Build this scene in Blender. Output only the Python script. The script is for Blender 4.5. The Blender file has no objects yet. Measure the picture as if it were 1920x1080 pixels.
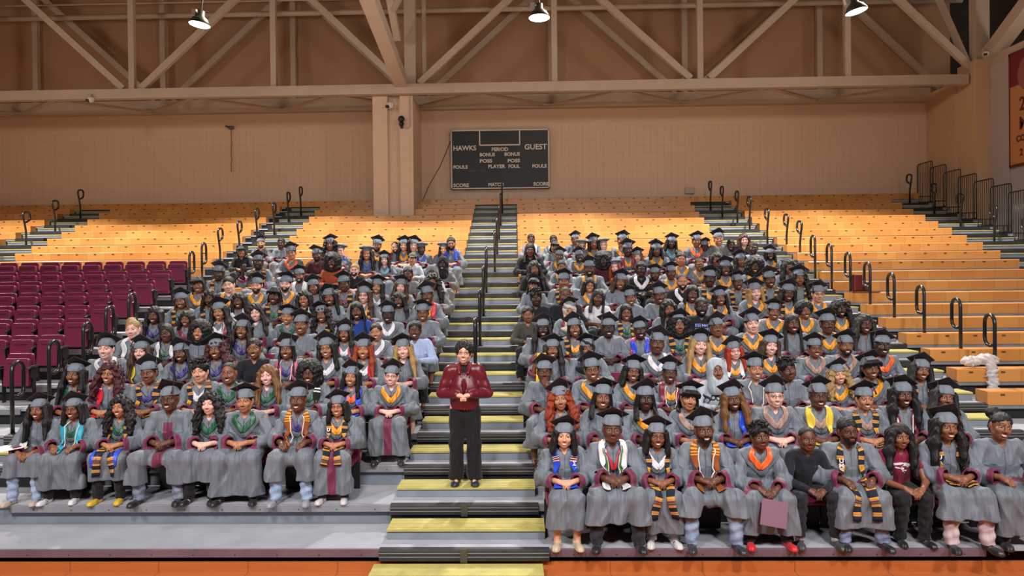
import bpy, math, random
import numpy as np
from mathutils import Vector, Matrix, Euler
random.seed(7); rng = np.random.RandomState(11)
SC = bpy.context.scene
COL = SC.collection
PI = math.pi
# ---------------------------------------------------------------- camera
F, CX, CY, D1, HC, d = 1400., 931.65, 540.2, 7.333, 2.648, .745
def _rm(y, p, r):
    cy, sy = math.cos(y), math.sin(y); cp, sp = math.cos(p), math.sin(p); cr, sr = math.cos(r), math.sin(r)
    return (np.array([[cr, -sr, 0], [sr, cr, 0], [0, 0, 1]]) @ np.array([[1, 0, 0], [0, cp, -sp], [0, sp, cp]])
            @ np.array([[1, 0, 0], [0, 0, -1], [0, 1, 0]]) @ np.array([[cy, sy, 0], [-sy, cy, 0], [0, 0, 1.]]))
RC = _rm(.0256, .0087, -.0106); CP = np.array([0, -D1, HC])
def atY(x, y, Y):
    v = RC.T @ np.array([(x-CX)/F, (y-CY)/F, 1.]); return CP + v*((Y-CP[1])/v[1])
def proj(P):
    q = RC @ (np.array(P, float)-CP); return CX+F*q[0]/q[2], CY+F*q[1]/q[2]
cam = bpy.data.cameras.new('camera'); camo = bpy.data.objects.new('camera', cam); COL.objects.link(camo)
cam.sensor_width = 36; cam.lens = F/1920*36; cam.clip_end = 200
cam.shift_x = (960-CX)/1920; cam.shift_y = (CY-540)/1920
camo.matrix_world = Matrix(((*(RC[0]),), (*(-RC[1]),), (*(-RC[2]),))).transposed().to_4x4()
camo.location = CP
SC.camera = camo
# ---------------------------------------------------------------- exposure, world, lights
SC.view_settings.view_transform = 'Standard'; SC.view_settings.look = 'None'
SC.view_settings.gamma = 1; SC.view_settings.use_curve_mapping = False
SC.view_settings.exposure = 0.0
SC.cycles.max_bounces = 5; SC.cycles.diffuse_bounces = 3; SC.cycles.glossy_bounces = 2
SC.cycles.transmission_bounces = 3; SC.cycles.caustics_reflective = False; SC.cycles.caustics_refractive = False
W = bpy.data.worlds.new('world'); SC.world = W; W.use_nodes = True
W.node_tree.nodes['Background'].inputs[0].default_value = (.92, .86, .80, 1); W.node_tree.nodes['Background'].inputs[1].default_value = .29
def area(name, loc, to, size, power, col=(1, 1, 1), spread=180):
    l = bpy.data.lights.new(name, 'AREA'); l.shape = 'DISK'; l.size = size; l.energy = power; l.color = col; l.spread = math.radians(spread)
    o = bpy.data.objects.new(name, l); COL.objects.link(o); o.location = loc
    o.rotation_euler = (Vector(to)-Vector(loc)).to_track_quat('-Z', 'Y').to_euler(); return o
# high bay lamps over the court, behind and beside the photographer
for lx in (-7.5, -2.5, 2.5, 7.5):
    area('court_lamp', (lx, -6.5, 7.6), (lx*.8, 1.4, .4), 1.2, 212, (1, .97, .95), 105)
    area('court_lamp', (lx*1.3, 1.5, 10.5), (lx*1.3, 4.5, 0), .8, 45, (1, .97, .93), 110)
# ---------------------------------------------------------------- helpers
def lin(c):
    c = [v/255. for v in c]; return tuple(v/12.92 if v <= .04045 else ((v+.055)/1.055)**2.4 for v in c)
def tag(o, label=None, cat=None, group=None, kind=None):
    if label: o['label'] = label
    if cat: o['category'] = cat
    if group: o['group'] = group
    if kind: o['kind'] = kind
    return o
class NT:
    def __init__(s, name):
        s.m = bpy.data.materials.new(name); s.m.use_nodes = True; s.t = s.m.node_tree; s.b = s.t.nodes['Principled BSDF']
    def n(s, typ, **k):
        o = s.t.nodes.new(typ)
        for a, v in k.items():
            if a == 'ins':
                for i, x in v.items():
                    if isinstance(x, bpy.types.NodeSocket): s.t.links.new(x, o.inputs[i])
                    else: o.inputs[i].default_value = x
            else: setattr(o, a, v)
        return o
    def l(s, a, b): s.t.links.new(a, b)
    def mix(s, f, a, b, blend='MIX'):
        o = s.n('ShaderNodeMix', data_type='RGBA', blend_type=blend)
        for i, x in ((0, f), (6, a), (7, b)):
            if isinstance(x, bpy.types.NodeSocket): s.l(x, o.inputs[i])
            else: o.inputs[i].default_value = x if i == 0 else (*x[:3], 1)
        return o.outputs[2]
    def math(s, op, a, b=0., c=0.):
        o = s.n('ShaderNodeMath', operation=op)
        for i, x in enumerate((a, b, c)):
            if isinstance(x, bpy.types.NodeSocket): s.l(x, o.inputs[i])
            else: o.inputs[i].default_value = x
        return o.outputs[0]
    def attr(s, name): return s.n('ShaderNodeAttribute', attribute_name=name)
    def coord(s, which='Object', scale=None):
        c = s.n('ShaderNodeTexCoord').outputs[which]
        if scale:
            mp = s.n('ShaderNodeMapping'); s.l(c, mp.inputs[0]); mp.inputs['Scale'].default_value = scale; c = mp.outputs[0]
        return c
    def noise(s, vec, sc, det=3, rough=.5):
        o = s.n('ShaderNodeTexNoise'); s.l(vec, o.inputs['Vector']); o.inputs['Scale'].default_value = sc
        o.inputs['Detail'].default_value = det; o.inputs['Roughness'].default_value = rough; return o.outputs[0]
    def bump(s, h, dist=.01, st=1.):
        b = s.n('ShaderNodeBump'); b.inputs['Distance'].default_value = dist; b.inputs['Strength'].default_value = st
        s.l(h, b.inputs['Height']); s.l(b.outputs[0], s.b.inputs['Normal'])
    def base(s, x, rough=.5, metal=0., spec=.5):
        if isinstance(x, bpy.types.NodeSocket): s.l(x, s.b.inputs['Base Color'])
        else: s.b.inputs['Base Color'].default_value = (*x[:3], 1)
        s.b.inputs['Roughness'].default_value = rough; s.b.inputs['Metallic'].default_value = metal
        s.b.inputs['Specular IOR Level'].default_value = spec; return s.m
def noisy(name, c, c2, sc=3., rough=.5, metal=0., spec=.5, bump=0., stretch=(1, 1, 1)):
    t = NT(name); v = t.coord('Object', stretch); f = t.noise(v, sc, 5, .6)
    f = t.math('MULTIPLY_ADD', f, 1.8, -.4); r = t.n('ShaderNodeClamp', ins={0: f}).outputs[0]
    t.base(t.mix(r, lin(c), lin(c2)), rough, metal, spec)
    if bump: t.bump(f, bump)
    return t.m
def flat(name, c, rough=.5, metal=0., spec=.5): return NT(name).base(lin(c), rough, metal, spec)
def objcol(name, rough=.8, bump=.004, bsc=60, var=.12, spec=.3, sheen=0.):
    t = NT(name); oi = t.n('ShaderNodeObjectInfo').outputs['Color']; v = t.coord('Object')
    f = t.noise(v, bsc, 4, .6); g = t.noise(v, 9., 3, .6)
    col = t.mix(t.math('MULTIPLY', g, var*2), oi, (0, 0, 0)); t.base(col, rough, 0, spec)
    t.bump(t.math('ADD', t.math('MULTIPLY', g, .7), t.math('MULTIPLY', f, .3)), bump)
    if sheen: t.b.inputs['Sheen Weight'].default_value = sheen
    return t.m
# flat-sided builder
class MB:
    def __init__(s): s.v = []; s.f = []; s.mi = []; s.m = 0
    def box(s, x0, x1, y0, y1, z0, z1, R=None):
        n = len(s.v); P = [(x, y, z) for z in (z0, z1) for y in (y0, y1) for x in (x0, x1)]
        if R is not None: P = [tuple(R @ Vector(p)) for p in P]
        s.v += P
        for q in ((0, 2, 3, 1), (4, 5, 7, 6), (0, 1, 5, 4), (2, 6, 7, 3), (0, 4, 6, 2), (1, 3, 7, 5)): s.f.append([n+i for i in q]); s.mi.append(s.m)
        return s
    def bar(s, a, b, w, h, up=(0, 0, 1)):
        a = Vector(a); b = Vector(b); z = (b-a); L = z.length; z.normalize(); x = z.cross(Vector(up))
        if x.length < 1e-5: x = Vector((1, 0, 0))
        x.normalize(); y = z.cross(x); n = len(s.v)
        for t in (0, L):
            for i, j in ((-1, -1), (1, -1), (1, 1), (-1, 1)): s.v.append(tuple(a+z*t+x*(i*w/2)+y*(j*h/2)))
        for q in ((0, 1, 2, 3), (7, 6, 5, 4), (0, 4, 5, 1), (1, 5, 6, 2), (2, 6, 7, 3), (3, 7, 4, 0)): s.f.append([n+i for i in q]); s.mi.append(s.m)
        return s
    def tube(s, pts, r, seg=8, closed=False, caps=True):
        pts = [Vector(p) for p in pts]; n = len(s.v); N = len(pts); rr = r if hasattr(r, '__len__') else [r]*N
        nx = None
        for i, p in enumerate(pts):
            t = (pts[(i+1) % N]-pts[i-1]) if closed or 0 < i < N-1 else (pts[1]-pts[0] if i == 0 else pts[-1]-pts[-2]); t.normalize()
            if nx is None: nx = t.cross(Vector((0, 0, 1))); nx = nx if nx.length > .05 else t.cross(Vector((0, 1, 0)))
            nx = nx-t*nx.dot(t); nx.normalize(); ny = t.cross(nx)
            for k in range(seg):
                a = 2*PI*k/seg; s.v.append(tuple(p+(nx*math.cos(a)+ny*math.sin(a))*rr[i]))
        for i in range(N if closed else N-1):
            j = (i+1) % N
            for k in range(seg): s.f.append([n+i*seg+k, n+i*seg+(k+1) % seg, n+j*seg+(k+1) % seg, n+j*seg+k]); s.mi.append(s.m)
        if not closed and caps:
            s.f.append([n+k for k in range(seg)][::-1]); s.mi.append(s.m); s.f.append([n+(N-1)*seg+k for k in range(seg)]); s.mi.append(s.m)
        return s
    def prism(s, poly, y0, y1, axis='y'):           # polygon in (x,z) swept along y, or (y,z) swept along x
        n = len(s.v); N = len(poly)
        for t in (y0, y1):
            for a, b in poly: s.v.append((a, t, b) if axis == 'y' else ((t, a, b) if axis == 'x' else (a, b, t)))
        s.f.append(list(range(n, n+N))); s.mi.append(s.m); s.f.append(list(range(n+N, n+2*N))[::-1]); s.mi.append(s.m)
        for i in range(N): j = (i+1) % N; s.f.append([n+i, n+N+i, n+N+j, n+j]); s.mi.append(s.m)
        return s
    def lathe(s, prof, c=(0, 0, 0), seg=24):
        n = len(s.v); N = len(prof)
        for r, z in prof:
            for k in range(seg): a = 2*PI*k/seg; s.v.append((c[0]+r*math.cos(a), c[1]+r*math.sin(a), c[2]+z))
        for i in range(N-1):
            for k in range(seg): s.f.append([n+i*seg+k, n+i*seg+(k+1) % seg, n+(i+1)*seg+(k+1) % seg, n+(i+1)*seg+k]); s.mi.append(s.m)
        return s
    def mesh(s, name, mats, smooth=False, bevel=0):
        me = bpy.data.meshes.new(name); me.from_pydata(s.v, [], s.f); mats = mats if isinstance(mats, (list, tuple)) else [mats]
        for m in mats: me.materials.append(m)
        if len(mats) > 1: me.polygons.foreach_set('material_index', s.mi)
        if smooth: me.shade_smooth()
        return me
    def obj(s, name, mats, parent=None, loc=None, smooth=False, bevel=0):
        return link(name, s.mesh(name, mats, smooth), parent, loc, bevel)
def link(name, me, parent=None, loc=None, bevel=0):
    o = bpy.data.objects.new(name, me); COL.objects.link(o)
    if parent is not None: o.parent = parent
    if loc is not None: o.location = loc
    if bevel:
        b = o.modifiers.new('bevel', 'BEVEL'); b.width = bevel; b.segments = 2; b.limit_method = 'ANGLE'
    return o
def empty(name, loc=(0, 0, 0)):
    o = bpy.data.objects.new(name, None); COL.objects.link(o); o.location = loc; o.empty_display_size = .1; return o
def dup(o, parent=None):
    c = o.copy(); COL.objects.link(c)
    if parent is not None: c.parent = parent
    for ch in list(o.children): dup(ch, c)
    return c
# ---------------------------------------------------------------- materials of the place
M = {}
M['deck'] = noisy('galvanised_deck', (176, 177, 184), (150, 152, 160), 2.2, .6, .0, .25)
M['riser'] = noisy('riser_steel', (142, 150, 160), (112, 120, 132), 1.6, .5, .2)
M['nose'] = noisy('nosing_aluminium', (158, 160, 166), (128, 130, 138), 3, .45, .3)
M['maroon_trim'] = noisy('front_trim', (128, 112, 124), (98, 78, 92), 1.5, .4, .2)
M['rubber'] = noisy('black_rubber', (52, 53, 57), (34, 35, 38), 4, .45)
M['yellow'] = noisy('yellow_tread', (196, 184, 104), (166, 154, 86), 5, .7)
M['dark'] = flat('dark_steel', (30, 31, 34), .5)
M['black'] = flat('black_enamel', (24, 24, 27), .3, 0, .6)
M['grey'] = noisy('grey_step', (150, 158, 168), (122, 130, 140), 2, .5, .2)
M['plate'] = flat('seat_number_plate', (96, 66, 38), .5)
M['plastic'] = noisy('maroon_plastic', (124, 34, 68), (104, 28, 56), 2, .42)
M['beam'] = noisy('beam_paint', (198, 180, 162), (184, 166, 148), 1.2, .6)
M['white'] = flat('white_paint', (222, 214, 206), .6)
M['board'] = noisy('scoreboard_black', (26, 26, 27), (20, 22, 24), 2, .5)
M['bolt'] = flat('bolt', (90, 88, 86), .4, .6)
def wood(name, c1, c2, c3, panel, rough=.3):
    t = NT(name); v = t.coord('Object'); sx = t.n('ShaderNodeSeparateXYZ', ins={0: v})
    st = t.coord('Object', (.9, 6, 14)); g = t.noise(st, 1.6, 6, .65)
    pid = t.math('FLOOR', t.math('DIVIDE', sx.outputs[0], panel)); wn = t.n('ShaderNodeTexWhiteNoise', noise_dimensions='1D'); t.l(pid, wn.inputs['W'])
    a = t.mix(g, lin(c1), lin(c2)); b = t.mix(t.math('MULTIPLY', wn.outputs[0], .55), a, lin(c3))
    fr = t.math('ABSOLUTE', t.math('SUBTRACT', t.math('FRACT', t.math('DIVIDE', sx.outputs[0], panel)), .5))
    seam = t.math('GREATER_THAN', fr, .493); t.base(t.mix(t.math('MULTIPLY', seam, .5), b, lin((110, 64, 30))), rough, 0, .5); return t.m
M['bench'] = wood('bench_wood', (224, 162, 92), (206, 138, 70), (192, 120, 58), .46, .32)
M['floor'] = wood('court_floor', (192, 112, 62), (172, 94, 46), (182, 102, 52), .9, .18)
def blocks(name, c, seam, pw=.62, ph=.62, amt=.55, rough=.75, axis=0, z0=None):
    t = NT(name); v = t.coord('Object'); sx = t.n('ShaderNodeSeparateXYZ', ins={0: v}); f = t.noise(v, .35, 4, .6); f2 = t.noise(v, 6, 3)
    def lines(o, p, w): return t.math('GREATER_THAN', t.math('ABSOLUTE', t.math('SUBTRACT', t.math('FRACT', t.math('DIVIDE', o, p)), .5)), .5-w)
    L = t.math('MAXIMUM', lines(sx.outputs[axis], pw, .03 if pw < .3 else .022), t.math('MULTIPLY', lines(sx.outputs[2], ph, .03 if ph < .3 else .022), .8))
    if z0 is not None: L = t.math('MULTIPLY', L, t.math('LESS_THAN', sx.outputs[2], z0))
    br = t.math('MULTIPLY', L, t.math('MULTIPLY_ADD', f2, 1.2, -.1))
    base = t.mix(f, lin(c), [x*.86 for x in lin(c)]); t.base(t.mix(t.math('MULTIPLY', br, amt), base, lin(seam)), rough, 0, .3); return t.m
M['wall'] = blocks('cream_tile_wall', (226, 198, 172), (160, 126, 102), .225, .215, .55, z0=7.8)
M['upper'] = blocks('upper_siding_dimmed', (190, 152, 122), (166, 128, 102), 1.1, .2, .25)  # weaker light on the upper wall is put into this browner base colour
M['pillar'] = blocks('cream_pillar', (226, 200, 178), (170, 140, 120), .4, .4, .3)
M['side'] = blocks('side_wall', (214, 180, 146), (160, 130, 104), .4, .2, .3, axis=1)
M['white_wall'] = blocks('white_block_wall', (188, 178, 176), (160, 150, 148), .4, .2, .3, axis=1)
# ---------------------------------------------------------------- bleachers
ZR = {1: .01, 2: .232, 3: .475, 4: .703, 5: .922, 6: 1.137, 7: 1.357, 8: 1.554, 9: 1.774, 10: 1.986, 11: 2.194, 12: 2.41, 13: 2.631, 14: 2.861, 15: 3.089,
      16: 3.317, 17: 3.535, 18: 3.777, 19: 4.011, 20: 4.252, 21: 4.49, 22: 4.748, 23: 4.969, 24: 5.194}
Yr = lambda k: (k-1)*d
ORD = ['', 'first', 'second', 'third', 'fourth', 'fifth', 'sixth', 'seventh', 'eighth', 'ninth', 'tenth', 'eleventh', 'twelfth', 'thirteenth', 'fourteenth', 'fifteenth',
       'sixteenth', 'seventeenth', 'eighteenth', 'nineteenth', 'twentieth', 'twenty-first', 'twenty-second', 'twenty-third', 'twenty-fourth']
LX, RX = -17.5, 13.15
# aisle edges (left, right) as functions of the tier
def X_Al(k): return -14.1-(k-19)*.06          # right end of far-left benches
def X_Bl(k): return -12.78-(k-19)*.06
def X_Br(k): return -7.2-(k-12)*.03
def X_Cl(k): return -5.9-(k-12)*.03
def X_Cr(k): return -1.27
def X_Dl(k): return .06
def X_Dr(k): return 5.25+(k-17)*.045
def X_El(k): return 6.5+(k-10)*.024
def X_Er(k): return 11.26+(k-14)*.058
AI = {'far left': (X_Al, X_Bl), 'left': (X_Br, X_Cl), 'centre': (X_Cr, X_Dl), 'right': (X_Dr, X_El)}
fl = MB(); fl.box(-30, 30, -16, .27, -.42, -.222); o = fl.obj('floor', M['floor']); tag(o, kind='structure')
b = MB(); b.box(-17.6, 13.3, .02, .05, -.222, -.122); b.obj('trim_2', M['floor'])['kind'] = 'structure'
b = MB(); b.box(-17.6, 13.3, .27, .30, -.222, .0); b.obj('trim_1', M['dark'])['kind'] = 'structure'
PLAT = {}
for k in range(1, 25):
    y = Yr(k); z = ZR[k]; y1 = Yr(k+1) if k < 24 else 17.5; rt = empty('bleacher_platform', (0, y, z))
    tag(rt, 'grey steel bleacher platform, %s tier counted up from the court' % ORD[k], 'platform', 'bleacher platforms'); PLAT[k] = rt
    m = MB(); m.box(LX, RX, .02, y1-y+.03, -.03, 0); m.obj('deck', M['deck'], rt)
    m = MB()
    for a, b_ in ((LX, X_Al(k)), (X_Bl(k), X_Br(k)), (X_Cl(k), X_Cr(k)-.02), (X_Dl(k)+.02+(.05 if k < 4 else 0), X_Dr(k)), (X_El(k), RX)):
        if k == 1: a, b_ = (a, b_)
        m.box(a, b_, -.005, .022, -.078, .004)
    m.obj('nosing', M['maroon_trim'] if k == 1 else M['nose'], rt, bevel=.004)
    m = MB(); zb = (ZR[k-1]-z) if k > 1 else -.2
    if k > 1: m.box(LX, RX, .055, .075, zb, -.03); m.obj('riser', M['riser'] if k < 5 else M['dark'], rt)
    if k in (1, 2, 3):
        m = MB()
        for i in range(34):
            xx = -6.6+i*.42
            if abs(xx+.6) > .85: m.lathe([(.008, 0), (.006, .003), (0, .004)], (0, 0, 0), 6); 
            for q in range(len(m.v)-18, len(m.v)):
                if q >= 0 and abs(xx+.6) > .85: vx, vy, vz = m.v[q]; m.v[q] = (xx+vx, -.006-vz, -.05+vy)
        m.obj('bolt_row', M['bolt'], rt)['kind'] = 'stuff'
m = MB(); m.box(RX, RX+.06, 0, 17.2, -.2, .0)
# steps in the aisles
def step(k, x0, x1, where, dy0=.28, dy1=.63, rub=True):
    y = Yr(k); z = ZR[k] if k > 0 else -.222; h = .111; rt = empty('aisle_step', ((x0+x1)/2, y, z)); w = (x1-x0)/2
    tag(rt, 'grey half step with yellow tread on %s, %s aisle' % ('the %s tier' % ORD[k] if k else 'the court floor', where), 'step', 'aisle steps')
    m = MB(); m.box(-w, w, dy0, dy1, 0, h-.012); m.obj('step_box', M['grey'], rt, bevel=.004)
    m = MB()
    for i in range(6): a = dy0-.012+(dy1-dy0)*i/6; m.box(-w, w, a, a+(dy1-dy0)/6*.9, h-.012, h+(.002 if i % 2 else 0))
    m.box(-w-.001, w+.001, dy0-.016, dy0-.0121, h-.024, h-.001); m.box(-w, w, dy0-.0119, dy1-.002, h-.0119, h-.004)
    m.obj('yellow_tread', M['yellow'], rt)
    if rub and k > 0:
        m = MB(); m.prism([(-.012, -.0), (-.03, -.012), (-.03, -.105), (-.012, -.118), (.05, -.118), (.05, .006), (0, .006)], -w-.03, w+.03, 'x')
        m.m = 1
        for zz in ((-.028, -.066) if k < 7 else ()): m.box(-w-.028, w+.028, -.034, -.028, zz-.004, zz+.003)
        pr, xo = PLAT[k], ((x0+x1)/2, 0, 0); m.obj('rubber_nosing', [M['rubber'], M['nose']], pr, xo)
        m = MB(); m.box(-w-.03, w+.03, .0, .02, -.24 if k > 1 else -.11, -.118); m.obj('black_riser', M['dark'], pr, xo)
        if k < 4:
            m = MB(); m.box(-.035, .035, -.042, -.03, -.12, .012); m.obj('steel_bracket', M['bolt'], pr, xo)
    return rt
step(0, -1.42, .235, 'centre', .1, .7, False); 
cw = {1: (-1.36, .3), 2: (-1.37, .22), 3: (-1.33, .19)}
for k in range(1, 24):
    a, b_ = cw.get(k, (X_Cr(k), X_Dl(k)+.05)); step(k, a+.01, b_-.03, 'centre')
    if k >= 3: step(k, X_Br(k)+.3, X_Cl(k)-.02, 'left')
    if k >= 6 and k < 23: step(k, X_Dr(k)+.03, X_El(k)-.02, 'right')
    if k >= 14: step(k, X_Al(k)+.02, X_Bl(k)-.02, 'far left')
    if 4 <= k <= 5: step(k, X_Dr(k)+.03, X_El(k)-.02, 'right')
    if k >= 12 and k < 24: step(k, X_Er(k)+.04, RX-.25, 'far right')
# wooden benches
def bench(k, x0, x1, where):
    y = Yr(k); z = ZR[k]; L = x1-x0; rt = empty('wooden_bench', (x0, y, z))
    tag(rt, 'orange wooden bench on the %s tier, %s section' % (ORD[k], where), 'bench', 'wooden benches')
    top = .165; m = MB()
    m.prism([(-.02, top-.19), (-.026, top-.012), (-.016, top-.001), (.24, top+.003), (.25, top-.012), (.012, top-.026), (.01, top-.19)], 0, L, 'x')
    m.obj('seat_board', M['bench'], rt, bevel=.003)
    for xe in (0, L-.018): m = MB(); m.box(xe+(-.003 if xe == 0 else .003), xe+.018+(-.003 if xe == 0 else .003), -.018, .235, top-.187, top-.004); m.obj('end_panel', M['bench'], rt)
    n = int(L/.46)
    if k >= 14 or (where == 'right end' and k < 9):
        m = MB(); m.m = 0
        for i in range(n): m.box((i+.38)*.46, (i+.38)*.46+.062, -.0275, -.024, top-.062, top-.034)
        m.obj('number_plate', M['plate'], rt)['kind'] = 'stuff'
    m = MB()
    for i in range(max(2, int(L/1.8))): xx = .2+i*1.8; m.box(xx, xx+.04, .02, .2, 0, top-.02)
    m.obj('bracket', M['dark'], rt)
for k in range(2, 25):
    if k >= 14: bench(k, LX, X_Al(k), 'far left') if k < 24 else None
    if k >= 14 and k < 24: bench(k, X_Bl(k), X_Br(k), 'left')
    if 12 <= k < 24: bench(k, X_Cl(k), X_Cr(k), 'left of centre')
    if 12 <= k < 24: bench(k, X_Dl(k), X_Dr(k), 'right of centre')
    if 5 <= k < 24: bench(k, X_El(k), X_Er(k) if k > 12 else 11.2, 'right end')
    if k == 24: bench(k, LX, 13.1, 'topmost full width')
# folding stadium chairs: prototype with parts, then copies
def rbox(w, h, r, n=5):
    P = []
    for cx_, cz_, a0 in ((w/2-r, h-r, 0), (-w/2+r, h-r, 90), (-w/2+.01, .01, 180), (w/2-.01, .01, 270)):
        rr = r if a0 < 180 else .01
        for i in range(n): a = math.radians(a0+90*i/(n-1)); P.append((cx_+rr*math.cos(a), cz_+rr*math.sin(a)))
    return P
def chair_proto():
    rt = empty('stadium_chair'); w = .385
    m = MB(); m.prism(rbox(w, .47, .045), .10, .145); o = m.obj('backrest', M['plastic'], rt, bevel=.008); o.location = (0, 0, .24)
    m = MB(); m.prism(rbox(w-.012, .40, .045), -.02, .055); o = m.obj('seat', M['plastic'], rt, bevel=.012); o.location = (0, 0, .245); o.rotation_euler = (math.radians(-5), 0, 0)
    m = MB(); m.prism([(-.12, .318), (.12, .318), (.10, .333), (-.10, .333)], -.026, -.018); s = m.obj('grip_slot', flat('slot_shadow', (52, 14, 28), .6), o)
    for sx in (-1, 1):
        m = MB(); x = sx*.222; m.box(x-.014, x+.014, -.02, .14, .36, .50); m.tube([(x, -.09, .50), (x, -.02, .525), (x, .16, .53)], .017, 8); m.box(x-.011, x+.011, .03, .09, 0, .38)
        m.obj('armrest', M['black'], rt)
    m = MB(); m.box(-.20, .20, .08, .12, .20, .24); m.obj('frame', M['dark'], rt)
    return rt
CH = chair_proto(); first = True
spc = {12: (345, 41.3), 11: (315, 43), 10: (283, 44.5), 9: (246, 46.8), 8: (205, 49.5), 7: (157, 51.2), 6: (107, 53), 5: (47, 56)}
for j, (xr, px) in spc.items():
    xe = atY(xr, 560, Yr(j)+.2)[0]; n = 0; w = px/F*(D1+Yr(j)+.2); x = xe-.19
    while x > -9.9-.2*(j-5) and n < 12:
        if proj((x, Yr(j)+.2, ZR[j]))[0] < -25: break
        o = CH if first else dup(CH); first = False; o.location = (x, Yr(j)+.26, ZR[j]+.045)
        tag(o, 'maroon plastic folding chair, %s tier, %s from the left aisle' % (ORD[j], ORD[n+1]), 'chair', 'empty maroon folding chairs')
        n += 1; x -= w
# handrails
def rail(k, x, where, side=1, h=1., deep=1.):
    z = ZR[k]; P = [(0, 0, 0), (0, 0, .42), (0, -.05, .62), (0, -.12, .86), (0, -.105, .93), (0, -.05, .965), (0, .04, .985), (0, .12, .98), (0, .17, .93), (0, .185, .84), (0, .16, .76), (0, .08, .71), (0, -.03, .665)]
    if k < 15: P = [(0, 0, 0), (0, 0, .5), (0, 0, .88), (0, .015, .95), (0, .06, 1.0), (0, .13, 1.015), (0, .19, .99), (0, .23, .93), (0, .235, .85), (0, .235, .66), (0, .225, .59), (0, .18, .54), (0, .11, .52), (0, .02, .53)]
    P = [(a, b*deep, c*h*.93) for a, b, c in P]; m = MB(); m.tube(P, .027, 8)
    rt = m.obj('aisle_handrail', M['black'], None, (x, Yr(k)+.1, z), smooth=True)
    m = MB(); m.lathe([(.05, 0), (.05, .012), (.024, .016), (.024, .06)], (0, 0, 0), 12); m.obj('floor_flange', M['black'], rt)
    tag(rt, 'black looped steel handrail standing on the %s tier in the %s aisle' % (ORD[k], where), 'handrail', 'looped aisle handrails')
for k in (16, 18, 20, 22): rail(k, (X_Al(k)+X_Bl(k))/2, 'far left')
for k, px, py in ((22, 562, 390), (21, 539, 408), (19, 512, 430), (18, 480, 445), (16, 447, 470), (15, 411, 500), (13, 377, 520), (12, 354, 545)): rail(k, atY(px+2, py, Yr(k)+.1)[0], 'left')
for k, px in ((4, 22), (5, 92), (6, 157), (7, 200), (8, 243)): rail(k, atY(px, 700, Yr(k)+.1)[0], 'left')
for k in (22, 20, 18, 16, 14, 12, 10, 8, 6): rail(k, -.62+(.01*k if k > 12 else 0), 'centre', h=1.02)
for k, px in ((22, 1330), (21, 1352), (20, 1380), (19, 1403), (17, 1436), (16, 1472), (15, 1497), (14, 1525), (13, 1556), (12, 1591), (11, 1628), (10, 1673), (9, 1729), (8, 1797), (7, 1861)):
    rail(k-1 if k < 15 else k, atY(px+4, 600, Yr(k-1 if k < 15 else k)+.1)[0], 'right')
for k, px in ((23, 1706), (21, 1752), (19, 1801), (17, 1864), (15, 1925)): rail(k, atY(px, 400, Yr(k)+.1)[0], 'far right')
# barred guard rails stepping down the right end
for i, k in enumerate((23, 22, 21, 20, 19, 18, 17, 16, 15, 14)):
    rt = empty('guard_rail_panel', (13.05, Yr(k), ZR[k])); tag(rt, 'black barred guard rail panel at the right end, %s tier' % ORD[k], 'railing', 'stepped guard rail panels')
    L = .86; H = 1.32; m = MB(); m.tube([(0, 0, .0), (0, 0, H-.07), (0, .02, H-.02), (0, .07, H), (0, L-.07, H+.0), (0, L-.02, H-.02), (0, L, H-.07), (0, L, 0)], .016, 8); m.tube([(0, 0, .05), (0, L, .05)], .016, 6); m.obj('frame', M['black'], rt, smooth=True)
    for j in range(1, 9):
        m = MB(); m.tube([(0, L*j/9, .05), (0, L*j/9, H)], .0085, 6); m.obj('bar', M['black'], rt, smooth=True)
    m = MB()
    for a in (.0, .1, .2, .3): m.tube([(-.42+a, -.02, 0), (-.42+a, -.02, .2)], .009, 6)
    m.tube([(-.44, -.02, .2), (0, -.02, .2)], .014, 6); m.tube([(-.44, -.02, .02), (0, -.02, .02)], .014, 6); m.obj('toe_rail', M['black'], rt)
# ---------------------------------------------------------------- hall: walls, trusses, pillar
def S(name, m, mat, bevel=0): o = m.obj(name, mat, bevel=bevel); o['kind'] = 'structure'; return o
S('wall_back', MB().box(-19, 13.6, 17.55, 17.8, 4.6, 8.42), M['wall'])
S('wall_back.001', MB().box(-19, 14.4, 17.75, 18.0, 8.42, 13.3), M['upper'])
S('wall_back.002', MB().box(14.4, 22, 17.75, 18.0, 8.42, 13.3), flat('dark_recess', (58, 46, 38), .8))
S('trim_5', MB().box(-19, 13.6, 17.3, 17.75, 8.36, 8.5), M['beam'])
S('wall_right', MB().box(13.5, 14.2, 15.95, 17.7, -.3, 8.62), M['side'])
S('wall_right.001', MB().box(13.58, 14.02, 15.0, 15.95, -.3, 9.03), M['side'])
S('wall_right.002', MB().box(14.05, 14.4, -12, 15.2, -.3, 8.85), M['white_wall'])
S('trim_3', MB().box(14.0, 14.25, 14.2, 15.0, -.3, 8.85), M['white_wall'])
S('wall_left', MB().box(-19.3, -19, -16, 17.8, -.3, 13.2), M['side'])
S('wall_front', MB().box(-19.3, 14.4, -16.3, -16, -.3, 13.2), M['side'])
S('ceiling', MB().box(-19.3, 22, -16.3, 19, 13.2, 13.4), flat('roof_deck', (112, 100, 92), .8))
S('wall_right.003', MB().box(21.8, 22, -12, 17.8, 8.6, 13.3), flat('dark_void_wall', (40, 32, 26), .8))
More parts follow.
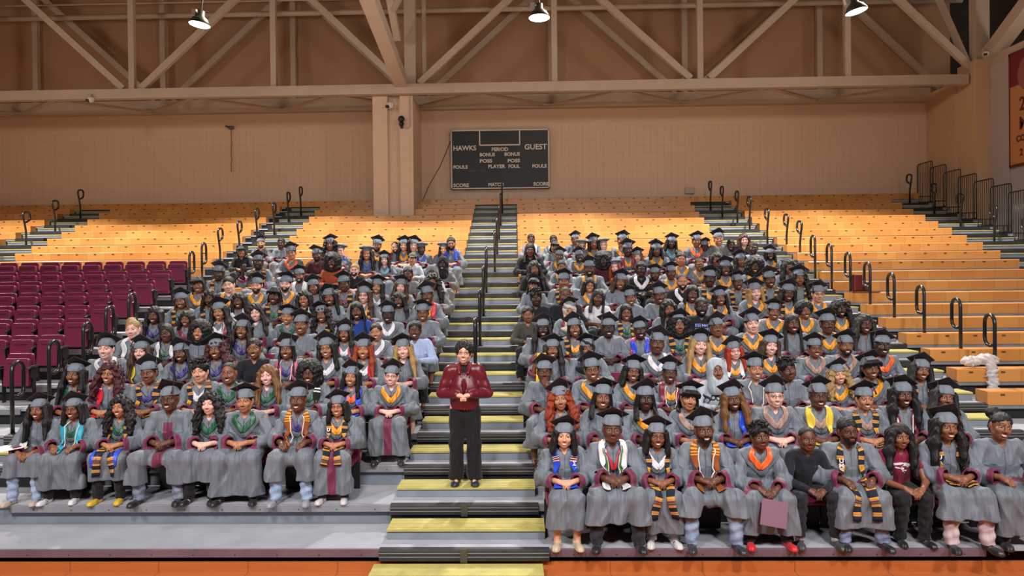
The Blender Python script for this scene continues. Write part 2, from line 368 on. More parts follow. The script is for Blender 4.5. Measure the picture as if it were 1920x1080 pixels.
# pillar: two cream flanges with a recessed web
m = MB(); m.box(-4.33, -3.88, 15.45, 15.85, 4.4, 8.36); m.box(-3.5, -3.1, 15.45, 15.85, 4.4, 8.36); m.box(-3.9, -3.48, 15.6, 15.8, 4.4, 8.36); m.box(-4.33, -3.1, 15.84, 17.56, 4.4, 8.36)
S('trim_4', m, M['pillar'])
nodes = (-20.4, -11.7, -3.15, 5.6, 14.1)
def truss(y, zc, name, label, w=.17):
    rt = empty('roof_truss', (0, y, zc)); tag(rt, label, 'truss', 'long roof trusses')
    m = MB(); m.box(-19, 13.5, -.12, .12, 0, .29); m.obj('bottom_chord', M['beam'], rt); m = MB(); m.box(-19, 14, -.12, .12, 3.9, 4.2); m.obj('top_chord', M['beam'], rt)
    for i, x in enumerate(nodes[:-1]):
        for xx in (x, x+4.38):
            if xx > -19 and abs(xx+3.15) > .1: m = MB(); m.box(xx-w/2, xx+w/2, -.08, .08, .29, 3.9); m.obj('upright', M['beam'], rt)
        for a, b_ in ((x, x+4.38), (nodes[i+1], x+4.38)):
            if min(a, b_) < -19: continue
            s = .28 if b_ > a else -.28; m = MB(); m.bar((a+s, 0, .32), (b_-s*.4, 0, 3.95), w*1.12, .15, (0, 1, 0)); m.obj('diagonal', M['beam'], rt)
truss(15.35, 8.37, 'roof_truss', 'cream steel roof truss spanning in front of the pillar')
truss(17.4, 8.5, 'roof_truss', 'cream steel roof truss set back close against the wall')
rt = empty('chord_bracing', (0, 0, 8.42)); tag(rt, 'zigzag flat steel bracing between the two truss chords above the wall', 'bracing')
for i in range(14):
    x = -18.6+i*2.19; m = MB(); a, b_ = ((x, 15.45, 0), (x+2.19, 17.3, 0)); 
    if i % 2: a, b_ = ((x, 17.3, 0), (x+2.19, 15.45, 0))
    m.bar(a, b_, .16, .06); m.obj('strut', M['beam'], rt)
def beam(label, a, b_, w, h, cat='beam'):
    m = MB(); c = Vector(a); m.bar((0, 0, 0), Vector(b_)-c, w, h); o = m.obj('steel_beam', M['beam'], None, a); tag(o, label, cat); return o
beam('broad cream roof beam running from pillar head towards the court', (-3.42, 15.3, 8.72), (-3.42, 3.5, 10.35), .36, .34)
beam('cream column standing on top of the pillar', (-3.15, 15.5, 8.4), (-3.15, 15.5, 13.1), .34, .3)
beam('thin cream strut slanting up from behind the broad beam at left of column', (-3.45, 14.9, 9.9), (-3.6, 11.5, 12.6), .2, .18)
beam('slim cream strut crossing in front of the column above the pillar', (-3.35, 13.4, 10.2), (-2.55, 13.4, 11.6), .17, .14)
beam('dark-edged cream hanger post right beside the pillar column', (-2.75, 15.7, 8.7), (-2.75, 15.7, 13.1), .12, .12)
beam('cream column standing on the right corner pier', (13.85, 15.3, 9.0), (13.85, 15.3, 13.1), .4, .34)
beam('broad cream beam rising from the right corner pier towards the court', (14.0, 15.1, 9.1), (14.0, 8, 12.9), .42, .36)
beam('slim cream strut leaning left beside the corner pier column', (13.55, 15.4, 9.0), (12.9, 15.8, 11.2), .2, .2)
beam('cream eaves beam along the top of the white side wall', (14.2, 15.2, 8.95), (14.2, -4, 8.95), .35, .35)
beam('dim slanting roof beam above the eaves at far right', (14.6, 14.5, 9.1), (17.5, 13.0, 11.2), .3, .3)
m = MB(); m.tube([(-19, 0, 0), (14, 0, 0)], .085, 14); o = m.obj('ceiling_pipe', M['beam'], None, (0, 16.4, 11.28), smooth=True); tag(o, 'long round cream pipe running level behind the front truss', 'pipe')
m = MB(); m.tube([(-19, 0, 0), (14, 0, 0)], .03, 8); o = m.obj('sprinkler_pipe', M['beam'], None, (0, 16.2, 11.62), smooth=True); tag(o, 'thin cream pipe above the round pipe near top of picture', 'pipe')
# ---------------------------------------------------------------- writing
def text_mesh(s, size, ext=.004, font_bold=0.0, sx=1.):
    cu = bpy.data.curves.new('t', 'FONT'); cu.body = s; cu.size = size; cu.extrude = ext; cu.align_x = 'CENTER'; cu.align_y = 'CENTER'; cu.offset = font_bold; cu.resolution_u = 3
    o = bpy.data.objects.new('t', cu); COL.objects.link(o); bpy.context.view_layer.update()
    me = bpy.data.meshes.new_from_object(o.evaluated_get(bpy.context.evaluated_depsgraph_get())); bpy.data.objects.remove(o); bpy.data.curves.remove(cu)
    me.transform(Matrix.Rotation(PI/2, 4, 'X') @ Matrix.Scale(sx, 4, (1, 0, 0))); return me
def text(s, size, mat, parent, loc, bold=0., sx=1., rot=None, name='lettering'):
    me = text_mesh(s, size, .004, bold, sx); me.materials.append(mat); o = link(name, me, parent, loc)
    if rot: o.rotation_euler = rot
    return o
# scoreboard
SBY = 17.36
def sb(zx, zy): p = atY(820+zx/7.2, 220+zy/7.2, SBY); return p
pc = (sb(185, 180)+sb(1510, 950))/2; rt = empty('scoreboard', (pc[0], SBY, pc[2])); tag(rt, 'black scoreboard with white lettering hanging on the cream wall', 'scoreboard')
w_, h_ = (sb(1510, 560)-sb(185, 560))[0]/2, (sb(850, 165)-sb(850, 962))[2]/2
m = MB(); m.box(-w_, w_, 0, .17, -h_, h_); m.obj('panel', M['board'], rt)
m = MB(); e = .035
m.box(-w_, w_, -.014, .0, h_-e, h_); m.box(-w_, w_, -.014, 0, -h_, -h_+e); m.box(-w_, -w_+e, -.014, 0, -h_, h_); m.box(w_-e, w_, -.014, 0, -h_, h_); m.obj('white_frame', M['white'], rt)
a, b_ = sb(570, 180)-np.array(rt.location), sb(1112, 370)-np.array(rt.location)
m = MB(); m.box(a[0], b_[0], -.02, .0, b_[2]-.02, b_[2]+.02); m.box(a[0]-.02, a[0]+.02, -.02, 0, b_[2], h_); m.box(b_[0]-.02, b_[0]+.02, -.02, 0, b_[2], h_); m.obj('clock_frame', M['white'], rt)
for s, zx0, zx1, zy, hh in (('HAWKS', 215, 523, 420, 66), ('GUEST', 1175, 1478, 402, 72), ('PERIOD', 733, 955, 435, 48), ('BONUS', 572, 778, 507, 46), ('BONUS', 905, 1114, 500, 46), ('POSS', 572, 740, 592, 46), ('POSS', 948, 1116, 588, 46),
                           ('PLAYER', 684, 915, 666, 48), ('FOUL', 958, 1112, 664, 46), ('FOULS', 215, 410, 675, 46), ('FOULS', 1280, 1476, 660, 46), ('SCORE', 215, 428, 920, 46), ('MATCH', 690, 893, 910, 46), ('SCORE', 1296, 1504, 902, 46)):
    p0, p1 = sb(zx0, zy), sb(zx1, zy); c = (p0+p1)/2-np.array(rt.location); wid = p1[0]-p0[0]; size = hh/7.2/F*(D1+SBY)*1.38
    me = text_mesh(s, size, .003, .006); w0 = max(v.co.x for v in me.vertices)-min(v.co.x for v in me.vertices); me.transform(Matrix.Scale(wid/w0, 4, (1, 0, 0)))
    me.materials.append(M['white']); o = link('lettering', me, rt, (c[0], -.016, c[2]))
for zx0, zx1, zy in ((748, 925, 382), (425, 660, 724), (405, 450, 868), (645, 690, 862)):
    p0, p1 = sb(zx0, zy)-np.array(rt.location), sb(zx1, zy)-np.array(rt.location); m = MB()
    n = max(3, int((zx1-zx0)/14))
    for i in range(n): t = i/n; x = p0[0]+(p1[0]-p0[0])*t; m.box(x, x+(p1[0]-p0[0])/n*.7, -.016, -.012, p0[2]-.006, p0[2]+.012)
    m.obj('small_print', flat('dim_print', (120, 116, 112), .6), rt)
p = [atY(846, 262, 17.5), atY(826, 310, 17.5), atY(806, 345, 17.5), atY(788, 386, 17.5)]
m = MB(); m.tube([Vector(q)-Vector(p[0]) for q in p], .012, 6); tag(m.obj('cable', flat('rust_cable', (110, 62, 44), .7), None, p[0]), 'thin brown cable slanting down from the scoreboard corner', 'cable')
p = [atY(433+dx, y, 17.5) for dx, y in ((0, 240), (1, 270), (0, 290), (2, 300), (0, 308), (1, 322))]
m = MB(); m.tube([Vector(q)-Vector(p[0]) for q in p], .011, 6); rt = m.obj('cable', flat('wall_cable', (92, 62, 46), .7), None, p[0]); tag(rt, 'thin dark cord hanging down the cream wall left of the pillar', 'cable')
m = MB(); m.box(-.06, .1, -.06, .02, -.04, .06); m.tube([(-.06, -.08, .02), (-.12, -.16, .04)], .03, 8); tag(m.obj('wall_bracket', M['bolt'], None, p[0]), 'small metal bracket on the wall above the hanging cord', 'bracket')
p = atY(1293, 357, 17.5); m = MB(); m.box(-.15, .15, -.03, .04, -.11, .11); tag(m.obj('junction_box', flat('pale_box', (190, 172, 166), .6), None, p, bevel=.01), 'pale rectangular box on the wall above the right benches', 'box')
def seccam(px, py, Y_, label, r=.09):
    p = atY(px, py, Y_); rt = empty('security_camera', p); tag(rt, label, 'camera'); m = MB(); m.lathe([(0.001, -r), (r*.8, -r*.7), (r, 0), (r*.9, r*.5), (.001, r*.6)], (0, 0, 0), 14); m.obj('housing', M['white'], rt, smooth=True)
    m = MB(); m.lathe([(.001, -r*.9), (r*.55, -r*.75), (r*.6, -r*.2)], (-r*.5, -r*.5, 0), 10); m.obj('lens', M['black'], rt, smooth=True); m = MB(); m.bar((0, 0, r*.5), (0, .1, r*1.8), .03, .03); m.obj('arm', M['beam'], rt)
seccam(170, 186, 15.15, 'round white camera with black lens on the truss chord at left', .11)
seccam(731, 197, 15.4, 'white dome camera fixed to the top of the pillar', .12)
seccam(1849, 100, 14.8, 'small pale camera on top of the right corner pier', .09)
p = atY(753, 228, 15.4); rt = empty('speaker', p); tag(rt, 'small black twin speaker mounted on the right face of the pillar', 'speaker')
for dz, r in ((.07, .1), (-.08, .075)): m = MB(); m.lathe([(.001, -.06), (r, -.05), (r*.9, .06), (.001, .08)], (0, 0, 0), 14); o = m.obj('cone', M['black'], rt, (0, -.05, dz), smooth=True); o.rotation_euler = (PI/2, 0, .3)
m = MB(); m.box(-.04, .04, -.02, .05, -.2, .15); m.obj('mount', M['dark'], rt)
m = MB(); m.tube([(0, 0, 0), (0, 0, -.9), (-.05, 0, -.98), (-.15, 0, -.98)], .018, 6); tag(m.obj('conduit', M['beam'], None, atY(768, 180, 15.42)), 'thin conduit running down the right flange of the pillar', 'conduit')
# lamps
LS = flat('lamp_glow', (255, 255, 255)); LS.node_tree.nodes['Principled BSDF'].inputs['Emission Color'].default_value = (1, .98, .95, 1); LS.node_tree.nodes['Principled BSDF'].inputs['Emission Strength'].default_value = 14
LB = noisy('lamp_reflector', (92, 88, 84), (70, 66, 62), 3, .4, .5)
for px, py, nm in ((374, 47, 'left'), (1011, 34, 'middle'), (1606, 22, 'right')):
    p = atY(px, py, 9.4); rt = empty('high_bay_lamp', p); tag(rt, 'lit round high bay lamp hanging from the roof, %s of the three' % nm, 'lamp', 'high bay lamps'); rt.rotation_euler = (math.radians(-3), math.radians({'left': 7, 'middle': 0, 'right': -12}[nm]), 0)
    m = MB(); m.lathe([(.235, 0), (.24, .02), (.17, .14), (.09, .2), (.08, .32), (.001, .34)], (0, 0, 0), 28); m.obj('reflector', LB, rt, smooth=True)
    m = MB(); m.lathe([(.228, .006), (.15, -.012), (.001, -.02)], (0, 0, 0), 28); m.obj('lens', LS, rt, smooth=True)
    m = MB(); m.box(-.2, -.1, -.06, .06, .2, .34); m.obj('ballast_box', M['white'], rt); m = MB(); m.tube([(0, 0, .33), (0, .0, 3.3)], .012, 6); m.obj('hanger', M['dark'], rt)
for lx in (-14.2, -6.45, 1.25, 8.3, 15.5):
    l = bpy.data.lights.new('high_bay', 'SPOT'); l.energy = 3100; l.spot_size = math.radians(116); l.spot_blend = .12; l.shadow_soft_size = .2; l.color = (1, .95, .88)
    o = bpy.data.objects.new('high_bay', l); COL.objects.link(o); o.location = (lx, 9.35, 8.42)
    l = bpy.data.lights.new('added_wall_fill', 'POINT'); l.energy = 175; l.shadow_soft_size = .3; l.color = (1, .88, .74); o = bpy.data.objects.new('added_wall_fill', l); COL.objects.link(o); o.location = (lx, 9.8, 9.3)  # added point lights above the lamp row, brightening wall and trusses
# banner on the right side wall
bx = 13.99
rt = empty('banner', (bx, 14.14, 7.2)); tag(rt, 'maroon and tan championship banner hanging on the white side wall', 'banner')
m = MB(); m.box(-.012, .012, -2.6, 0, .75, 1.68); m.obj('maroon_field', flat('banner_maroon', (120, 34, 40), .8), rt); m = MB(); m.box(-.012, .012, -2.6, 0, -1.45, .75); m.obj('tan_field', flat('banner_tan', (196, 132, 86), .8), rt)
m = MB(); m.box(-.02, .016, -2.64, .03, 1.62, 1.7); m.box(-.02, .016, -.02, .03, -1.48, 1.7); m.box(-.02, .016, -2.6, .03, -1.5, -1.43); m.obj('border', flat('banner_edge', (110, 36, 30), .8), rt)
m = MB(); m.lathe([(.5, 0), (.5, .012), (.001, .012)], (0, 0, 0), 32); o = m.obj('round_seal', flat('seal', (150, 88, 74), .8), rt, (-.016, -.85, 1.0)); o.rotation_euler = (0, -PI/2, 0)
BT = flat('banner_text', (104, 40, 34), .8)
for s, sz, z, yy in (('2011', .52, .18, -.92), ('MEAC', .5, -.35, -1.05), ('CO-CHAMPIONS', .24, -.75, -1.18), ('2 . 2 0 1 1', .26, -1.14, -.95)):
    text(s, sz, BT, rt, (-.018, yy, z), .008, 1, (0, 0, -PI/2))
# ---------------------------------------------------------------- implicit surfaces -> meshes
f32 = np.float32
def axis(lo, hi, fine, coarse, spans):
    v = [lo]
    while v[-1] < hi:
        x = v[-1]; st = coarse
        for a, b, s in spans:
            if a-s <= x < b: st = min(st, s)
            elif x < a < x+st: st = max(a-x, fine)
        v.append(x+st)
    return np.array(v, f32)
class Fd:
    def __init__(s, xs, ys, zs): s.a = (xs, ys, zs); s.F = np.full((len(xs), len(ys), len(zs)), .3, f32)
    def sub(s, lo, hi):
        sl = tuple(slice(max(0, int(np.searchsorted(a, l))-1), int(np.searchsorted(a, h))+1) for a, l, h in zip(s.a, lo, hi))
        return sl, s.a[0][sl[0]][:, None, None], s.a[1][sl[1]][None, :, None], s.a[2][sl[2]][None, None, :]
    def put(s, sl, D, k, op):
        G = s.F[sl]
        if op == 'u':
            if k: h = np.clip(.5+.5*(G-D)/k, 0, 1); s.F[sl] = G*(1-h)+D*h-k*h*(1-h)
            else: s.F[sl] = np.minimum(G, D)
        else:
            D = -D
            if k: h = np.clip(.5-.5*(G-D)/k, 0, 1); s.F[sl] = G*(1-h)+D*h+k*h*(1-h)
            else: s.F[sl] = np.maximum(G, D)
    def cap(s, a, b, ra, rb, k=.02, op='u', sc=(1, 1, 1)):
        a = np.array(a, f32); b = np.array(b, f32); r = max(ra, rb)+k+.03; q = np.array(sc, f32)
        e = r*q; sl, X, Y, Z = s.sub(np.minimum(a, b)-e, np.maximum(a, b)+e)
        if min(s.F[sl].shape) == 0: return s
        px, py, pz = (X-a[0])/q[0], (Y-a[1])/q[1], (Z-a[2])/q[2]; v = (b-a)/q; L = float(v@v)+1e-9
        t = np.clip((px*v[0]+py*v[1]+pz*v[2])/L, 0, 1)
        D = np.sqrt((px-t*v[0])**2+(py-t*v[1])**2+(pz-t*v[2])**2)-(ra+(rb-ra)*t); s.put(sl, D*float(min(q)), k, op); return s
    def ell(s, c, r, k=.02, op='u', R=None):
        c = np.array(c, f32); r = np.array(r, f32); e = max(r)+k+.03 if R is not None else r+k+.03
        sl, X, Y, Z = s.sub(c-e, c+e)
        if min(s.F[sl].shape) == 0: return s
        x, y, z = X-c[0], Y-c[1], Z-c[2]
        if R is not None: R = np.array(R); x, y, z = (R[0, 0]*x+R[1, 0]*y+R[2, 0]*z, R[0, 1]*x+R[1, 1]*y+R[2, 1]*z, R[0, 2]*x+R[1, 2]*y+R[2, 2]*z)
        k0 = np.sqrt((x/r[0])**2+(y/r[1])**2+(z/r[2])**2); k1 = np.sqrt((x/r[0]**2)**2+(y/r[1]**2)**2+(z/r[2]**2)**2)+1e-6
        s.put(sl, k0*(k0-1)/k1, k, op); return s
    def cut(s, n, c, k=0):      # remove the side the normal points to
        n = np.array(n, f32); n = n/np.linalg.norm(n); X, Y, Z = s.a[0][:, None, None], s.a[1][None, :, None], s.a[2][None, None, :]
        D = X*n[0]+Y*n[1]+Z*n[2]-f32(np.dot(n, c)); s.F = np.maximum(s.F, D) if not k else None; return s
    def disp(s, fn, lo=None, hi=None):
        lo = lo if lo is not None else [a[0] for a in s.a]; hi = hi if hi is not None else [a[-1] for a in s.a]
        sl, X, Y, Z = s.sub(lo, hi); s.F[sl] += fn(X, Y, Z).astype(f32); return s
    def at(s, P):
        P = np.asarray(P); idx = []; fr = []
        for i, a in enumerate(s.a):
            q = np.clip(np.searchsorted(a, P[:, i])-1, 0, len(a)-2); idx.append(q); fr.append(np.clip((P[:, i]-a[q])/(a[q+1]-a[q]), 0, 1))
        o = 0
        for i in (0, 1):
            for j in (0, 1):
                for k in (0, 1):
                    o = o+s.F[idx[0]+i, idx[1]+j, idx[2]+k]*(fr[0] if i else 1-fr[0])*(fr[1] if j else 1-fr[1])*(fr[2] if k else 1-fr[2])
        return o
    def grad(s, P, e=.008):
        g = np.stack([s.at(P+np.eye(3)[i]*e)-s.at(P-np.eye(3)[i]*e) for i in range(3)], 1); return g/(np.linalg.norm(g, axis=1, keepdims=True)+1e-9)
    def snap(s, P, off, it=6):
        P = np.array(P, float)
        for _ in range(it): P = P-s.grad(P)*(s.at(P)-off)[:, None]*.8
        return P
    def verts(s):
        F = s.F; F[0], F[-1] = .1, .1; F[:, 0], F[:, -1] = .1, .1; F[:, :, 0], F[:, :, -1] = .1, .1
        I = F < 0; n = np.zeros(tuple(m-1 for m in F.shape), np.uint8)
        for i in (0, 1):
            for j in (0, 1):
                for k in (0, 1): n += I[i:I.shape[0]-1+i, j:I.shape[1]-1+j, k:I.shape[2]-1+k]
        C = np.argwhere((n > 0) & (n < 8)); ids = np.full(n.shape, -1, np.int32); ids[tuple(C.T)] = np.arange(len(C))
        acc = np.zeros((len(C), 3)); cnt = np.zeros(len(C)); c = C.T
        for ax in range(3):
            o = [a for a in range(3) if a != ax]
            for u in (0, 1):
                for v in (0, 1):
                    b = [c[0].copy(), c[1].copy(), c[2].copy()]; b[o[0]] += u; b[o[1]] += v; e = [q.copy() for q in b]; e[ax] += 1
                    f0 = F[tuple(b)]; f1 = F[tuple(e)]; m = (f0 < 0) != (f1 < 0); t = np.where(m, f0/(f0-f1+1e-12), 0)
                    P = np.stack([s.a[q][b[q]] for q in range(3)], 1).astype(float); P[:, ax] += t*(s.a[ax][e[ax]]-s.a[ax][b[ax]])
                    acc += P*m[:, None]; cnt += m
        V = acc/np.maximum(cnt, 1)[:, None]; Q = []
        for ax in range(3):
            o = [a for a in range(3) if a != ax]; s0 = [slice(None)]*3; s1 = [slice(None)]*3; s0[ax] = slice(0, -1); s1[ax] = slice(1, None)
            A = I[tuple(s0)]; B = I[tuple(s1)]; E = np.argwhere(A != B); fl_ = A[tuple(E.T)]; q = []
            for u, v in ((0, 0), (1, 0), (1, 1), (0, 1)):
                b = E.copy(); b[:, o[0]] -= u; b[:, o[1]] -= v; q.append(ids[tuple(b.T)])
            q = np.stack(q, 1); fl2 = fl_ if ax != 1 else ~fl_; q[~fl2] = q[~fl2][:, ::-1]; Q.append(q)
        return V, np.concatenate(Q)
    def mesh(s, name, mat, post=None, attrs=None):
        V, Q = s.verts()
        if post is not None: V2 = post(V)
        else: V2 = V
        me = bpy.data.meshes.new(name); n, m = len(V), len(Q); me.vertices.add(n); me.vertices.foreach_set('co', V2.astype(f32).ravel())
        me.loops.add(m*4); me.loops.foreach_set('vertex_index', Q.ravel().astype(np.int32)); me.polygons.add(m); me.polygons.foreach_set('loop_start', np.arange(0, m*4, 4, dtype=np.int32))
        me.update(calc_edges=True); me.shade_smooth()
        if mat: me.materials.append(mat)
        for nm, fn in (attrs or {}).items():
            C_ = np.clip(fn(V), 0, 1); c = np.zeros((n, 4), f32); c[:, :C_.shape[1]] = C_
            a = me.color_attributes.new(nm, 'FLOAT_COLOR', 'POINT'); a.data.foreach_set('color', c.ravel())
        return me
# ---------------------------------------------------------------- materials for people
t = NT('skin'); oi = t.n('ShaderNodeObjectInfo').outputs['Color']; at_ = t.attr('face'); sp = t.n('ShaderNodeSeparateColor', ins={0: at_.outputs['Color']})
c1 = t.mix(.55, oi, lin((150, 52, 58))); c = t.mix(t.math('MULTIPLY', sp.outputs[0], .75), oi, c1); c = t.mix(sp.outputs[1], c, lin((236, 230, 224))); c = t.mix(sp.outputs[2], c, lin((22, 15, 13)))
t.base(c, .46, 0, .45); t.b.inputs['Subsurface Weight'].default_value = 0.0; M['skin'] = t.m
t = NT('hair'); oi = t.n('ShaderNodeObjectInfo').outputs['Color']; v = t.coord('Object', (1, 1, .22)); f = t.noise(v, 85, 4, .7); t.base(t.mix(t.math('MULTIPLY', f, .8), oi, (.0, .0, .0)), .42, 0, .5); t.bump(f, .01); M['hair'] = t.m
def cloth(name, rough, sheen, trim=True, bumpd=.006, spec=.35):
    t = NT(name); oi = t.n('ShaderNodeObjectInfo'); a = t.n('ShaderNodeSeparateColor', ins={0: t.attr('trim').outputs['Color']}); v = t.coord('Object')
    g = t.noise(v, 7, 4, .6); w = t.noise(t.coord('Object', (5, 1.6, .5)), 5, 1, .4); fine = t.noise(v, 220, 2)
    col = t.mix(t.math('MULTIPLY', g, .22), oi.outputs['Color'], (0, 0, 0))
    if trim:
        k = t.math('MAXIMUM', a.outputs[0], t.math('MULTIPLY', a.outputs[1], oi.outputs['Alpha'])); col = t.mix(k, col, lin((112, 42, 72))); col = t.mix(t.math('MULTIPLY', a.outputs[2], .7), col, lin((48, 50, 56)))
    t.base(col, rough, 0, spec); t.bump(t.math('ADD', t.math('MULTIPLY', w, .9), t.math('MULTIPLY', fine, .015)), .03); t.b.inputs['Sheen Weight'].default_value = sheen; return t.m
M['gown'] = cloth('gown_cloth', .58, .12); M['cloth'] = cloth('plain_cloth', .85, .1, False); M['satin'] = cloth('satin_cloth', .42, .1, False, spec=.6)
t = NT('denim'); oi = t.n('ShaderNodeObjectInfo').outputs['Color']; v = t.coord('Object'); f = t.noise(v, 12, 4, .7); t.base(t.mix(t.math('MULTIPLY', f, .55), oi, lin((214, 222, 232))), .85, 0, .2); t.bump(f, .012); M['denim'] = t.m
M['cap_top'] = noisy('mortarboard_cloth', (62, 52, 56), (44, 38, 42), 12, .75); M['lens'] = flat('glasses_frame', (18, 16, 18), .25)
def kente(name, bands, n):
    t = NT(name); uv = t.n('ShaderNodeTexCoord').outputs['UV']; sx = t.n('ShaderNodeSeparateXYZ', ins={0: uv}); r = t.n('ShaderNodeValToRGB'); cr = r.color_ramp; cr.interpolation = 'CONSTANT'
    t.l(t.math('FRACT', t.math('MULTIPLY', sx.outputs[1], n)), r.inputs[0])
    while len(cr.elements) < len(bands): cr.elements.new(.5)
    for e, (p, c) in zip(cr.elements, bands): e.position = p; e.color = (*lin(c), 1)
    # small woven emblem in the first band
    fx = t.math('ABSOLUTE', t.math('SUBTRACT', sx.outputs[0], .5)); fv = t.math('ABSOLUTE', t.math('SUBTRACT', t.math('FRACT', t.math('MULTIPLY', sx.outputs[1], n)), bands[1][0]/2))
    em = t.math('MULTIPLY', t.math('LESS_THAN', fx, .22), t.math('LESS_THAN', fv, .05)); em = t.math('MULTIPLY', em, t.math('GREATER_THAN', t.math('SUBTRACT', fx, fv), .02))
    t.base(t.mix(t.math('MULTIPLY', em, .6), r.outputs[0], lin((150, 84, 24))), .8, 0, .2); return t.m
NV, GO, TN, MR, GR, CRM = (34, 38, 54), (212, 150, 52), (176, 132, 96), (104, 40, 56), (88, 112, 62), (214, 200, 160)
M['kn'] = kente('kente_navy_gold', [(0, GO), (.17, NV), (.34, GO), (.38, TN), (.42, MR), (.45, GR), (.48, MR), (.51, TN), (.54, GO), (.58, NV), (.74, GO), (.77, TN), (.82, GO), (.85, NV)], 1.75)
M['ko'] = kente('kente_orange_brown', [(0, (140, 76, 44)), (.4, (232, 160, 54)), (.44, (150, 80, 44)), (.49, (232, 160, 54)), (.53, (150, 80, 44)), (.58, (232, 160, 54)), (.62, (140, 76, 44)), (.67, (232, 160, 54)), (.71, (140, 76, 44)), (.76, (232, 160, 54)), (.8, (140, 76, 44))], 1.9)
M['kb'] = kente('kente_black_white', [(0, (28, 28, 30)), (.3, (220, 220, 220)), (.34, (28, 28, 30)), (.4, (220, 220, 220)), (.44, (28, 28, 30)), (.5, (220, 220, 220)), (.54, (28, 28, 30)), (.6, (220, 220, 220)), (.66, (28, 28, 30)), (.72, (220, 220, 220)), (.78, (28, 28, 30))], 1.9)
M['kl'] = kente('kente_blue', [(0, (38, 74, 200)), (.70, (232, 170, 130)), (.73, (60, 50, 100)), (.77, (232, 170, 130)), (.81, (60, 50, 100)), (.85, (232, 170, 130)), (.89, (38, 74, 200))], 1.9)
M['kr'] = kente('kente_red_white', [(0, (206, 40, 58)), (.46, (236, 220, 222)), (.5, (206, 40, 58)), (.54, (236, 220, 222)), (.58, (206, 40, 58)), (.62, (236, 220, 222)), (.66, (206, 40, 58))], 2)
# ---------------------------------------------------------------- the seated body (origin: middle of the seat under the pelvis, facing -Y)
HS = 1.12; E0 = .64
HC0 = np.array((0, -.085, E0))
def hrot(pitch=0, yaw=0, roll=0): return np.array(Euler((math.radians(pitch), math.radians(roll), math.radians(yaw)), 'XYZ').to_matrix())
class Pose:
    def __init__(s, **k):
        s.w = 1.; s.ks = .13; s.hr = hrot(); s.hands = 'clasp'; s.leg = 0.; s.slim = 0; s.hem = -.2; s.sex = 'F'; s.smile = 1; s.arm = None; s.drop = .37; s.lean = 0; s.kx = 0.
        s.__dict__.update(k); s.w *= .94; w = s.w; L = s.lean
        s.hc = HC0+np.array((0, -L*.6, 0)); s.neck = np.array((0, -.045-L*.5, .482)); s.chest = np.array((0, -.03-L*.35, .32)); s.pel = np.array((0, .02, .09))
        s.sh = [np.array((sx*.165*w, -.035-L*.45, .440)) for sx in (-1, 1)]
        s.kn = [np.array((sx*s.ks+s.kx, -.43-.02*w, .075)) for sx in (-1, 1)]; s.an = [np.array((sx*(s.ks+.01)+s.kx, -.45-s.leg, -s.drop+.07)) for sx in (-1, 1)]
        if s.hands == 'clasp': s.el = [np.array((sx*.26*w, -.12-L*.3, .215)) for sx in (-1, 1)]; s.wr = [np.array((sx*.082, -.325-L*.3, .225)) for sx in (-1, 1)]; s.hd = [np.array((sx*.0, -.375-L*.3, .212)) for sx in (-1, 1)]
        elif s.hands == 'knees': s.el = [np.array((sx*.27*w, -.13, .215)) for sx in (-1, 1)]; s.wr = [np.array((sx*.13, -.33, .225)) for sx in (-1, 1)]; s.hd = [np.array((sx*.085, -.42, .195)) for sx in (-1, 1)]
        elif s.hands == 'low': s.el = [np.array((sx*.25*w, -.2, .19)) for sx in (-1, 1)]; s.wr = [np.array((sx*.09, -.43, .175)) for sx in (-1, 1)]; s.hd = [np.array((sx*.012, -.49, .13)) for sx in (-1, 1)]
        if s.arm:   # (side, elbow, wrist, hand)
            i = 0 if s.arm[0] < 0 else 1; s.el[i], s.wr[i], s.hd[i] = (np.array(q, float) for q in s.arm[1:])
    def hp(s, p): return s.hc+s.hr@(np.array(p)*HS)
def head_field(A, P):
    H = P.hp; R = P.hr; k = HS; m = P.sex == 'M'
    A.ell(H((0, .018, .032)), np.array((.074, .092, .083))*k, .01, R=R)
    A.ell(H((0, -.02, -.03)), np.array((.061 if m else .057, .066, .078))*k, .025*k, R=R)
    A.ell(H((0, -.05, -.088 if m else -.085)), np.array((.034 if m else .025, .03, .024))*k, .022*k, R=R)
    for sx in (-1, 1):
        A.cap(H((sx*.046, -.012, -.07)), H((sx*.058, .014, -.035)), .018*k if m else .014*k, .016*k, .025*k)
        A.ell(H((sx*.037, -.059, -.03)), np.array((.022, .02, .02))*k, .02*k, R=R)
        A.ell(H((sx*.03, -.097, .0)), np.array((.019, .017, .0115))*k, .012*k, 'd', R=R); A.ell(H((sx*.03, -.072, .001)), np.array((.0135, .0135, .0115))*k, .003)
        A.ell(H((sx*.077, .012, -.008)), np.array((.009, .02, .03))*k, .006, R=R)
        A.ell(H((sx*.0125, -.093, -.036)), np.array((.0095 if not m else .011, .010, .008))*k, .006, R=R)
        A.cap(H((sx*.012, -.082, .021)), H((sx*.042, -.072, .02)), .010*k, .008*k, .012*k)
    A.cap(H((0, -.082, .008)), H((0, -.104, -.03)), .007*k, .0115*k, .010*k)
    A.ell(H((0, -.085, -.062)), np.array((.024, .0105, .0075))*k, .006, R=R); A.ell(H((0, -.083, -.0725)), np.array((.020, .0105, .0075))*k, .006, R=R)
    A.cap(H((0, .02, -.06)), P.neck+np.array((0, .02, -.01)), (.05 if m else .043)*k, (.06 if m else .05), .03)
